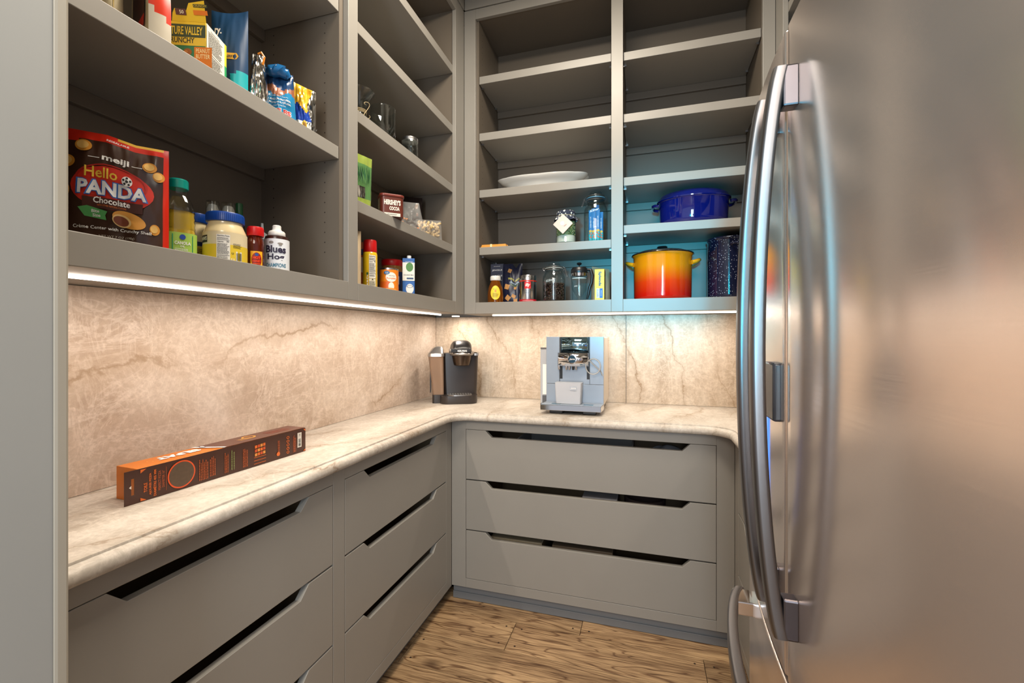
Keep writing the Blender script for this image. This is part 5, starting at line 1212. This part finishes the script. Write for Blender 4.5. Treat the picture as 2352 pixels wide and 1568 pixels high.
# sweetener box and brown bag behind
t, w_, H = bbox('sweetener_box', 'slim yellow sweetener box standing on end beside the middle post', 'carton', 1366, 1388, 618, 2.205, .045, YB)
pr = Print(front(-.0225)); pr.text('Splenda', .001, H * .70, .016, ink(24, 50, 120), width=H * .46, rot=-PI / 2, bold=.03); pr.rect(-.008, H * .24, .014, H * .30, ink(220, 224, 226)); pr.lines(-.008, H * .24, .012, H * .26, 9, K, 2); pr.rect(.008, H * .24, .015, H * .30, ink(26, 86, 160)); pr.lines(.008, H * .24, .004, H * .18, 4, W_, 2); pr.build(t)
pr = Print(rightside(w_ / 2)); pr.rect(-.004, H * .5, .030, H * .9, ink(26, 56, 110)); pr.build(t, 'printed_side')
a0_, a1_ = P(1358, 650, Y=2.30), P(1401, 650, Y=2.30); t = thing('paper_bag', 'crumpled brown paper bag behind the yellow sweetener box', 'bag', ((a0_.x + a1_.x) / 2 + .0, 2.30, DK), 0); H = ztop(-.17, 2.30, 610) - DK
pg = Pouch(.096, H, .07, seed=23, wr=.006, topw=.92, topfn=lambda a: 1 - .05 * (1 + a)); KR = noisy(mat('kraft_paper', (160, 134, 106), .75), 18, .1); pg.mesh(lambda u, v: KR, KR, 20).build('bag_body', t, smooth=.5)

# ================================================================== BACK WALL, right bay
SR4 = 1.8099
# oval blue roaster
a0_, a1_ = P(1513, 480, Y=2.31), P(1675, 480, Y=2.31); xc = (a0_.x + a1_.x) / 2; Lr = (a1_.x - a0_.x) / 2; H = ztop(xc, 2.31, 440) - SR4
t = thing('roasting_pot', 'cobalt blue oval enamel roaster with a domed lid and loop handles', 'pot', (xc, 2.315, SR4), 0)
COB = mat('cobalt_enamel', (8, 18, 86), .06, coat=1.0); ec = .72
MB().lathe([(.80, 0), (.90, .006), (.97, .03), (1.0, H * .70), (1.03, H * .715), (1.03, H * .73), (0, H * .73)], COB, 64, sx=Lr, sy=Lr * ec).build('pot_body', t, smooth=.9)
MB().lathe([(1.055, H * .725), (1.06, H * .75), (1.02, H * .775), (1.0, H * .83), (.93, H * .90), (.74, H * .965), (.4, H * .995), (0, H)], COB, 64, sx=Lr, sy=Lr * ec, cap=False).build('lid', t, smooth=.9)
for s_ in (-1, 1):
    MB().tube([(s_ * Lr * 1.0, -.045, H * .60), (s_ * Lr * 1.12, -.042, H * .62), (s_ * Lr * 1.17, -.025, H * .63), (s_ * Lr * 1.17, .025, H * .63), (s_ * Lr * 1.12, .042, H * .62), (s_ * Lr * 1.0, .045, H * .60)], .0075, COB, 10).build('handle', t, smooth=1)
# orange stockpot
x, y, r = cyl_at(1455, 1590, Y=2.315); H = ztop(x, y - r, 574) - DK
t = thing('stockpot', 'yellow to red ombre enamel stockpot with a dark lid', 'pot', (x, y, DK), face(x, y))
OMB = mat('ombre_enamel', (230, 120, 20), .07, coat=1.0); n, l, b = nodes(OMB); tcn = n.new('ShaderNodeTexCoord'); sx = n.new('ShaderNodeSeparateXYZ'); l.new(tcn.outputs['Object'], sx.inputs[0]); mr = n.new('ShaderNodeMapRange'); mr.inputs['From Max'].default_value = H; l.new(sx.outputs['Z'], mr.inputs['Value'])
cr = n.new('ShaderNodeValToRGB'); e = cr.color_ramp.elements; e[0].position = .12; e[0].color = srgb(206, 20, 6); e[1].position = .72; e[1].color = srgb(238, 132, 8); x_ = e.new(.38); x_.color = srgb(226, 56, 8); l.new(mr.outputs[0], cr.inputs[0]); l.new(cr.outputs[0], b.inputs['Base Color'])
MB().lathe([(r * .93, 0), (r * .97, .006), (r * .985, .02), (r, H * .93), (r * 1.03, H * .965), (r * 1.055, H * .985)], OMB, 56, cap=True).build('pot_body', t, smooth=.9)
OL = mat('orange_enamel', (226, 150, 24), .08, coat=1.0); noisy(OL, 10, .03)
for s_ in (-1, 1):
    MB().tube([(s_ * (r * .97 + .036 * math.sin(PI * j / 12) ** .6), -.050 + .100 * j / 12, H * (.78 + .075 * math.sin(PI * j / 12))) for j in range(13)], [.011 - .002 * math.sin(PI * j / 12) for j in range(13)], OL, 12).build('handle', t, smooth=1)
    MB().grid(lambda u, v: (s_ * (r * .97 + .040 * math.sin(PI * u) ** .6 * v), -.046 + .092 * u, H * (.775 + .075 * math.sin(PI * u) * v)), 14, 4, OL).build('handle_web', t, smooth=1).modifiers.new('s', 'SOLIDIFY').thickness = .006
LID = mat('dark_glass_lid', (34, 40, 44), .06, coat=1.0); noisy(LID, 10, .05)
MB().lathe([(r * 1.05, H * .978), (r * 1.07, H * .985), (r * 1.06, H * 1.005), (r * 1.0, H * 1.01)], mat('black_enamel_rim', (30, 24, 24), .1), 56, cap=False).build('lid_rim', t)
MB().lathe([(r * 1.0, H * 1.005), (r * .985, H * 1.02)], CHROME, 56, cap=False).build('lid_band', t)
MB().lathe([(r * .985, H * 1.02), (r * .85, H * 1.055), (r * .5, H * 1.095), (0, H * 1.11)], LID, 56, cap=False).build('lid', t, smooth=1)
MB().lathe([(.008, H * 1.10), (.009, H * 1.135), (.020, H * 1.15), (.026, H * 1.165), (.022, H * 1.185), (0, H * 1.19)], BLACK, 28).build('lid_knob', t)
# speckled stockpot
x, y, r = cyl_at(1625, 1771, Y=2.315); r = .093; e0 = P(1625, 600, Y=2.315); x = e0.x + r * 1.0; H = ztop(x - .04, y - r, 541) - DK
t = thing('stockpot', 'tall dark speckled enamel stockpot half hidden by the fridge handles', 'pot', (x, 2.318, DK), 0)
SPK = mat('speckled_enamel', (20, 26, 54), .12, coat=.5); n, l, b = nodes(SPK); vo = n.new('ShaderNodeTexVoronoi'); vo.inputs['Scale'].default_value = 120; tcn = n.new('ShaderNodeTexCoord'); l.new(tcn.outputs['Object'], vo.inputs['Vector']); cr = n.new('ShaderNodeValToRGB'); cr.color_ramp.interpolation = 'CONSTANT'; e = cr.color_ramp.elements; e[0].color = srgb(200, 206, 216); e[1].position = .17; e[1].color = srgb(18, 24, 50)
l.new(vo.outputs['Distance'], cr.inputs[0]); l.new(cr.outputs[0], b.inputs['Base Color'])
MB().lathe([(r * .94, 0), (r * .98, .006), (r, .02), (r, H * .94), (r * 1.03, H * .965), (r * 1.06, H * .98), (r * 1.04, H), (r * .98, H * .985), (r * .97, .01), (0, .006)], SPK, 60, cap=False).build('pot_body', t, smooth=.9)
for s_ in (-1, 1):
    o = MB().tube([(s_ * -.04, -r * .99, H * .86), (s_ * -.037, -r - .022, H * .865), (s_ * 0, -r - .030, H * .868), (s_ * .037, -r - .022, H * .865), (s_ * .04, -r * .99, H * .86)], .0055, SPK, 10).build('handle', t, smooth=1)
    o.rotation_euler = (0, 0, .35 if s_ < 0 else .35 + PI)

# ================================================================== WORKTOP
ZC = .9154
# long baking mat carton
rz = math.radians(86.6); dx = Vector((math.cos(rz), math.sin(rz), 0)); dy = Vector((-math.sin(rz), math.cos(rz), 0))
LBx, DB, HB = .468, .074, .0735
fl0 = Vector((-1.064, .690, 0)); org = fl0 + dx * LBx / 2 + dy * DB / 2
t = thing('baking_mat_box', 'long orange and brown baking mat carton lying on the left worktop', 'carton', (org.x, org.y, ZC), rz)
ORB = noisy(mat('orange_card', (196, 108, 24), .4), 20, .05); BRB = noisy(mat('brown_card', (70, 40, 30), .4), 20, .06)
mb = MB(); x0, x1, y0, y1 = -LBx / 2, LBx / 2, -DB / 2, DB / 2
mb.box(x0, x1, y0, y1, 0, HB, ORB); mb.build('carton_body', t, bevel=.0006)
# front sheet runs past the end as a hanging tab with a slotted hole
xt = x0 - .026; hx0, hx1 = xt + .013, xt + .019; hz0, hz1 = HB * .27, HB * .75
mb = MB(); yA, yB = y0 - .0011, y0 - .0002
for a, b, c, d in ((xt, hx0, -.0002, HB), (hx0, hx1, -.0002, hz0), (hx0, hx1, hz1, HB), (hx1, x1, -.0002, HB)): mb.box(a, b, yA, yB, c + .0004, d, BRB)
mb.prism([(hx0, HB * .58), (hx0 + .0001, HB * .44), (hx0 + .0, HB * .44)][:0] or [(xt + .009, HB * .51), (hx0 + .0001, HB * .56), (hx0 + .0001, HB * .46)], WHITE, 'y', yA - .0002, yA)
mb.build('front_panel', t, smooth=None)
pr = Print(front(yA)); O2 = ink(224, 110, 40); O3 = ink(190, 92, 44)
def vt(s_, x_, h_, wid, m, z_=HB * .45, b=.0): pr.text(s_, x_, z_, h_, m, width=wid, rot=PI / 2, bold=b)
X1 = x0
pr.poly([(X1 + .004, HB * .97), (X1 + .016, HB * .97), (X1 + .004, HB * .86)], O2); pr.poly([(X1 + .004, HB * .03), (X1 + .016, HB * .03), (X1 + .004, HB * .13)], O2)
vt('TOILE', X1 + .014, .0068, HB * .28, O2, HB * .40, .02); vt('AJOURÉE PIZZA', X1 + .0235, .0065, HB * .66, O2, HB * .47, .02); vt('DIAMÈTRE 405 MM', X1 + .0325, .0065, HB * .80, O2, HB * .47, .02)
vt('PERFECT PIZZA', X1 + .0425, .0055, HB * .60, O3, HB * .50); vt('DIAMETER 16"', X1 + .0505, .0055, HB * .52, O3, HB * .52); pr.rect(X1 + .0565, HB * .5, .0006, HB * .74, O3)
pr.ell(X1 + .091, HB * .5, .0315, HB * .44, ink(236, 92, 40), 40, 1); pr.ell(X1 + .091, HB * .5, .0285, HB * .395, noisy(mat('mesh_photo', (92, 74, 58), .5), 120, .25), 40, 3)
for k_, (xx, ww, nn, mm) in enumerate(((.143, .024, 6, O3), (.166, .016, 4, O3), (.203, .012, 3, O3), (.221, .012, 2, ink(130, 140, 84)), (.257, .016, 4, O3), (.366, .008, 2, O3), (.424, .012, 4, O3))): pr.lines(X1 + xx, HB * (.5 if k_ % 2 else .46), HB * .72, ww, nn, mm, 20 + k_, rot=PI / 2)
# cupboard picture made of little boxes
for i in range(4):
    for j in range(3): pr.rect(X1 + .290 + i * .0088, HB * (.74 - .15 * j) + .0005 * i, .0074, HB * .11, (O2, ink(200, 80, 36), ink(226, 150, 70))[(i + j) % 3])
for j in range(3): pr.rect(X1 + .303, HB * (.34 - .12 * j), .038, .0012, O2)
for i in range(5): pr.ell(X1 + .399, HB * (.78 - .15 * i), .0048, .0042, O2, 14, 1, ring=.65)
pr.ell(X1 + .364, HB * .22, .006, .006, O2, 14, 1); pr.rect(X1 + .443, HB * .55, .016, HB * .62, ink(222, 216, 206)); pr.barcode(X1 + .443, HB * .44, HB * .34, .012, rot=PI / 2, seed=5, n=12); pr.text('16', X1 + .443, HB * .76, .006, K, rot=PI / 2)
pr.poly([(x1 - .002, HB * .97), (x1 - .010, HB * .97), (x1 - .002, HB * .87)], O2); pr.poly([(x1 - .002, HB * .03), (x1 - .010, HB * .03), (x1 - .002, HB * .12)], O2)
pr.build(t)
pr = Print(top(HB)); BRT = ink(92, 58, 46)
pr.poly([(x0 + .204, y0), (x1, y0), (x1, y1), (x0 + .170, y1)], BRT); pr.poly([(x0 + .197, y0), (x0 + .206, y0), (x0 + .172, y1), (x0 + .163, y1)], W_); pr.ell(x0 + .180, y1 - .018, .006, .010, ink(60, 60, 90), 16, 1); pr.ell(x0 + .180, y1 - .018, .004, .007, W_, 12, 1)
pr.text('SILPAT', x0 + .112, .004, .026, W_, width=.100, rot=PI, bold=.06); pr.ell(x0 + .046, .0, .006, .008, ink(226, 150, 70), 16, 1, ring=.8)
pr.ell(x0 + .305, .008, .020, .016, ink(214, 150, 60), 20, 1, ring=.72); pr.lines(x0 + .29, -.004, .05, .02, 4, ink(206, 150, 80), 7); pr.lines(x0 + .40, .0, .09, .036, 7, ink(130, 60, 44), 9); pr.build(t, 'printed_top')

# pod coffee maker
t = thing('pod_coffee_maker', 'black and silver pod coffee maker with a smoky water tank in the corner', 'coffee maker', (-1.026, 2.285, ZC), math.radians(26)); t.scale = (1.08, 1.08, 1.03)
DARK = noisy(mat('charcoal_plastic', (44, 38, 36), .3), 25, .06); TANK = mat('smoky_tank', (186, 156, 132), .06, trans=.6, ior=1.3); SVP = noisy(mat('silver_plastic', (176, 172, 168), .3, .85), 30, .05)
def hull(mb, levels, m, n=10):
    """stack of rounded rectangles (cx, cy, hx, hy, r, z)"""
    rings = [[(cx_ + a, cy_ + b, z_) for a, b in rrect(hx_, hy_, r_, 5)] for cx_, cy_, hx_, hy_, r_, z_ in levels]; k = len(rings[0]); vs = [p_ for rg in rings for p_ in rg]
    fs = [(i * k + j, i * k + (j + 1) % k, (i + 1) * k + (j + 1) % k, (i + 1) * k + j) for i in range(len(rings) - 1) for j in range(k)] + [tuple(reversed(range(k))), tuple((len(rings) - 1) * k + j for j in range(k))]
    return mb.add(vs, fs, m)
# main housing: back column flaring upward, right cheek, base
hull(MB(), [(.030, .045, .084, .062, .02, .002), (.030, .045, .090, .064, .02, .13), (.030, .045, .094, .066, .02, .262)], DARK).build('housing', t, smooth=.6)
hull(MB(), [(.020, -.030, .092, .083, .045, 0), (.020, -.030, .094, .085, .045, .012), (.020, -.030, .093, .084, .045, .042)], DARK).build('base', t, smooth=.6)
g = MB(); hull(g, [(.024, -.052, .062, .050, .04, .0415), (.024, -.052, .062, .050, .04, .0455)], SVP)
g.build('drip_grate', t, smooth=.6)
mb = MB()
for i in range(9):
    xx = .024 - .052 + .013 * i; hy = .046 * math.sqrt(max(.05, 1 - ((xx - .024) / .062) ** 2)); mb.box(xx - .0012, xx + .0012, -.052 - hy, -.052 + hy, .0456, .0468, HOLE)
mb.build('grate_slots', t, smooth=None)
# cup holder head
mb = MB(); mb.lathe([(.030, .196), (.040, .200), (.046, .225), (.050, .252)], noisy(mat('head_bucket', (88, 76, 66), .22, .9), 20, .08), 36, (.036, -.045)); mb.build('pod_holder', t, smooth=.8)
mb = MB(); mb.lathe([(.052, .250), (.060, .254), (.062, .262), (.058, .268)], SVP, 40, (.036, -.042)); mb.build('silver_collar', t, smooth=.7)
mb = MB()
def dome(u, v):
    a = PI * u; yy = -.100 + .190 * v; half = .058 * (1 - .25 * (1 - v) ** 2) * (1 - max(0, v - .8) ** 2 * 6); top_ = .070 * math.sqrt(max(0, 1 - ((v - .55) / .56) ** 2)) ** .9
    ca, sa = math.cos(a), math.sin(a); return (.036 + half * math.copysign(abs(ca) ** .6, ca), yy, .262 + max(.002, top_) * sa ** .5)
mb.grid(dome, 24, 18, BLACK); mb.build('head_lid', t, smooth=1.1).modifiers.new('s', 'SOLIDIFY').thickness = .003
MB().box(-.0075 + .036, .0075 + .036, -.099, -.094, .262, .268, SVP).build('latch', t, bevel=.001)
pr = Print(flat((.036, -.102, 0), (1, 0, 0), (0, 0, 1), (0, -1, 0))); pr.text('KEURIG', .0, .277, .0085, W_, width=.046, bold=.04); pr.build(t)
MB().box(.030 - .05, .030 + .05, -.1015, -.094, .268, .288, BLACK).build('badge_panel', t, bevel=.003)
# handle arms of the head
MB().tube([(-.020, .03, .262), (-.022, -.02, .282), (-.020, -.06, .272), (-.004, -.092, .262), (.036, -.105, .259), (.076, -.092, .262), (.092, -.06, .268)], .0055, SVP, 10).build('lift_handle', t, smooth=1)
hull(MB(), [(.110, .02, .014, .075, .008, .250), (.110, .02, .014, .075, .008, .262)], SVP).build('right_trim', t, smooth=.6)
# water tank on the left
hull(MB(), [(-.082, .0, .028, .062, .012, .045), (-.088, .0, .033, .068, .014, .15), (-.094, .0, .038, .072, .016, .246)], TANK).build('water_tank', t, smooth=.6)
hull(MB(), [(-.082, .0, .030, .064, .012, 0), (-.082, .0, .030, .064, .012, .0445)], DARK).build('tank_base', t, smooth=.6)
for yy in (-.05, -.02, .02): MB().box(-.124, -.119, yy - .0015, yy + .0015, .055, .24, DARK).build('tank_rib', t, bevel=.0005)
hull(MB(), [(-.094, .0, .041, .076, .016, .247), (-.094, .004, .040, .070, .016, .262), (-.086, .02, .028, .050, .016, .288), (-.080, .03, .016, .034, .012, .298)], SVP).build('tank_lid', t, smooth=.35)

# bean-to-cup espresso machine
fxl, fxr = -.462, -.186; t = thing('espresso_machine', 'satin silver bean-to-cup espresso machine with chrome spout on the back worktop', 'coffee machine', ((fxl + fxr) / 2, 2.12, ZC), 0)
wJ = (fxr - fxl) / 2; hJ = .362
SAT = noisy(mat('satin_alu', (150, 160, 172), .38, .35), 30, .04); BODY = noisy(mat('machine_cream_side', (200, 190, 176), .35), 20, .04)
MB().box(-wJ + .001, wJ - .001, .012, .29, .030, hJ - .001, BODY).build('housing', t, bevel=.006)
cxl = .072   # half width of the centre panel
MB().box(-wJ, -cxl - .001, 0, .0115, .135, hJ, SAT).build('front_panel', t, bevel=.001); MB().box(cxl + .001, wJ, 0, .0115, .135, hJ, SAT).build('front_panel', t, bevel=.001)
MB().box(-wJ, wJ, 0, .0115, .045, .1338, SAT).build('lower_panel', t, bevel=.001)
MB().prism([(-cxl, .1345), (cxl, .1345), (cxl, .158), (cxl - .013, .158), (cxl - .013, .225), (-cxl + .013, .225), (-cxl + .013, .158), (-cxl, .158)], SAT, 'y', .004, .0115).build('centre_panel', t, bevel=.0008, smooth=None)
MB().box(-cxl, cxl, .0085, .0118, .158, hJ - .001, BLACK).build('slot_panel', t, smooth=None)
DSP = mat('display_chrome', (150, 190, 210), .05, 1.0); noisy(DSP, 10, .05)
mb = MB(); mb.grid(lambda u, v: (-cxl + .006 + (2 * cxl - .012) * u, -.012 * math.sin(PI * u) + .001, .285 + .075 * v), 20, 1, DSP); o = mb.build('curved_display', t, smooth=1); o.modifiers.new('s', 'SOLIDIFY').thickness = .004
mb = MB(); mb.grid(lambda u, v: (-.080 + .150 * u, -.030 * math.sin(PI * (.1 + .8 * u)) - .002, .222 + .063 * v), 24, 1, CHROME); o = mb.build('spout_cover', t, smooth=1); md = o.modifiers.new('s', 'SOLIDIFY'); md.thickness = .012
MB().box(-.078, .068, -.012, .006, .224, .283, BLACK).build('spout_block', t, bevel=.002)
bd = MB().lathe([(.0235, 0), (.0235, .003), (.020, .004)], CHROME, 32); o = bd.build('badge_ring', t, smooth=.6); o.rotation_euler = (PI / 2, 0, 0); o.location = (-.006, -.031, .256)
o2 = MB().lathe([(.018, 0), (.018, .0045), (0, .0045)], ink(20, 56, 76, .2), 28).build('badge_face', t, smooth=.6); o2.rotation_euler = (PI / 2, 0, 0); o2.location = (-.006, -.031, .256)
pr = Print(flat((-.006, -.036, .256), (1, 0, 0), (0, 0, 1), (0, -1, 0)), .0002); pr.text('jura', 0, -.001, .011, W_, width=.026, shear=.3, bold=.02); pr.build(t)
for i, xx in enumerate((-.072, -.036, -.022, -.004, .010)):
    MB().lathe([(.0045, .204), (.0052, .208), (.0056, .224)], CHROME if i != 3 else BLACK, 16, (xx, -.016)).build('spout', t)
# milk hose loop
mb = MB(); hc = (.092, .222); pts = [(hc[0] + .033 * math.cos(a) , -.012 - .002 * i_, hc[1] + .036 * math.sin(a)) for i_, a in enumerate([2.6 - .42 * k for k in range(0, 17)])]
HOSE = mat('clear_hose', (226, 222, 216), .1, trans=.5, ior=1.3)
mb.tube(pts + [(wJ - .014, -.008, .200), (wJ - .004, -.004, .178)], .0028, HOSE, 8); mb.build('milk_hose', t, smooth=1)
# drip tray, feet
MB().prism([(-wJ - .008, -.085), (wJ - .004, -.085), (wJ + .002, .0), (-wJ + .0, .0)], SAT, 'z', .043, .047).build('tray_top', t, bevel=.001, smooth=None)
MB().prism([(-wJ - .010, -.088), (wJ - .004, -.088), (wJ + .002, .0), (-wJ - .001, .0)], CHROME, 'z', .018, .0428).build('drip_tray', t, bevel=.0015, smooth=None)
for s_ in (-1, 1):
    MB().box(s_ * .075 - .022, s_ * .075 + .022, -.078, -.052, .047, .0478, mat('tray_grille', (60, 110, 124), .2, .8)).build('cup_grille', t, smooth=None)
    MB().box(s_ * .078 - .032, s_ * .078 + .032, -.062, .02, 0, .0178, BLACK).build('foot', t, bevel=.004)
MB().box(-wJ + .012, wJ - .012, .012, .26, .0, .0295, BLACK).build('plinth', t, bevel=.004)
# milk container resting on the tray
tj = (fxl + fxr) / 2
FROST = mat('frosted_plastic', (214, 216, 222), .35, trans=.25, ior=1.3); noisy(FROST, 20, .03)
tm = thing('milk_container', 'frosted white milk container standing on the drip tray', 'container', (tj - .020, 2.12 - .040, ZC + .0482), math.radians(-3))
hull(MB(), [(0, 0, .058, .024, .006, 0), (0, 0, .063, .026, .006, .098)], FROST).build('container_body', tm, smooth=.6)
pr = Print(front(-.0262)); pr.rect(.026, .073, .030, .018, ink(176, 182, 192)); pr.text('jura', .026, .073, .011, W_, width=.025, shear=.3, bold=.02); pr.build(tm)
# spiral-bound manual standing beside the machine
tn = thing('spiral_notebook', 'spiral bound booklet in a clear sleeve standing left of the espresso machine', 'booklet', (tj - wJ - .021, 2.165, ZC), math.radians(0))
BKW = .036; MB().box(-BKW / 2, BKW / 2, -.004, .004, .030, .300, noisy(mat('grey_sheet', (176, 176, 178), .4), 30, .06)).build('pages', tn, bevel=.0008)
MB().box(-BKW / 2, BKW / 2 + .002, -.0065, .0065, .3005, .309, ink(96, 92, 90)).build('top_clip', tn, bevel=.0015)
MB().box(-BKW / 2, BKW / 2, -.010, .010, .0, .030, ink(70, 68, 68)).build('stand_foot', tn, bevel=.003)
MB().box(-.006, BKW / 2 + .001, -.0062, -.0042, .075, .225, WHITE).build('white_page', tn, bevel=.0004)
MB().box(-.008, BKW / 2 + .001, -.0062, -.0042, .032, .070, ink(84, 86, 90)).build('dark_page', tn, bevel=.0004)
for i in range(26):
    MB().tube([(-BKW / 2 + .004 * math.cos(a * PI / 4) , .0045 * math.sin(a * PI / 4), .040 + .0098 * i) for a in range(8)], .0009, ink(196, 176, 150), 5, closed=True).build('binding_ring', tn)

# things seen through the drawer notches
def stuff_in_drawer(name, label, cat, mb, loc, rz=0): return tag(mb.build(name, bevel=.0008), label, cat, loc=loc, rz=rz)
zt1 = .611 + .0102
ty = YD + .10
tr_ = thing('cutlery_tray', 'shallow grey tray in the top drawer of the back cabinet', 'tray', (-.32, YD + .2, zt1))
mb = MB(); mb.box(-.27, .27, -.14, .14, 0, .006, ink(150, 148, 146)); mb.box(-.27, .27, -.14, -.134, .006, .165, ink(150, 148, 146)); mb.box(-.27, .27, .134, .14, .006, .165, ink(150, 148, 146)); mb.box(-.27, -.264, -.134, .134, .006, .165, ink(150, 148, 146)); mb.box(.264, .27, -.134, .134, .006, .165, ink(150, 148, 146)); mb.build('tray_body', tr_, bevel=.001)
mb = MB(); mb.tube([(.05 * math.cos(a * PI / 10), .05 * math.sin(a * PI / 10), 0) for a in range(20)], .003, CHROME, 8, closed=True); mb.tube([(.05, 0, 0), (.18, .01, .003)], .004, BLACK, 8)
o = mb.build('strainer', smooth=1); tag(o, 'round wire strainer with a black handle in the top drawer', 'strainer', loc=(-.36, YD + .2, zt1 + .012))
tw = MB()
def tow(u, v): return (-.11 + .22 * u, -.09 + .18 * v, .125 + .03 * noise.noise(Vector((u * 4, v * 4, 2))) - .09 * (abs(2 * u - 1) ** 4))
tw.grid(tow, 20, 12, ink(186, 186, 192)); tw.grid(lambda u, v: (-.11 + .22 * u, -.09 + .18 * v, 0), 20, 12, ink(186, 186, 192))
o = tw.build('folded_cloth', smooth=1.3); tag(o, 'pale grey folded cloth at the right of the top drawer', 'cloth', loc=(.10, YD + .2, zt1))
# basket and board in the bottom drawer, dish in the middle drawer
o = MB().box(-.13, .13, -.10, .10, 0, .15, ink(170, 156, 130)); 
ob = o.build('woven_mat', bevel=.004); tag(ob, 'stack of beige woven mats in the bottom drawer', 'mat', loc=(-.60, YD + .18, .143 + .0002))
o = MB().box(-.14, .14, -.10, .10, 0, .15, ink(120, 104, 86)); tag(o.build('wooden_box', bevel=.002), 'brown wooden box in the middle of the bottom drawer', 'box', loc=(-.28, YD + .18, .143 + .0002))
o = MB(); o.lathe([(.07, 0), (.085, .01), (.095, .15), (.09, .15), (.08, .012), (0, .01)], ink(84, 70, 68, .2), 32, cap=False); tag(o.build('mixing_bowl', smooth=.8), 'dark round mixing bowl in the middle drawer', 'bowl', loc=(-.0, YD + .2, .379 + .0002))
o = MB().box(-.08, .08, -.09, .09, 0, .155, ink(170, 168, 172)); tag(o.build('storage_box', bevel=.004), 'pale grey storage box in the middle drawer', 'box', loc=(-.20, YD + .18, .379 + .0002))
bpy.data.objects.remove(_to)
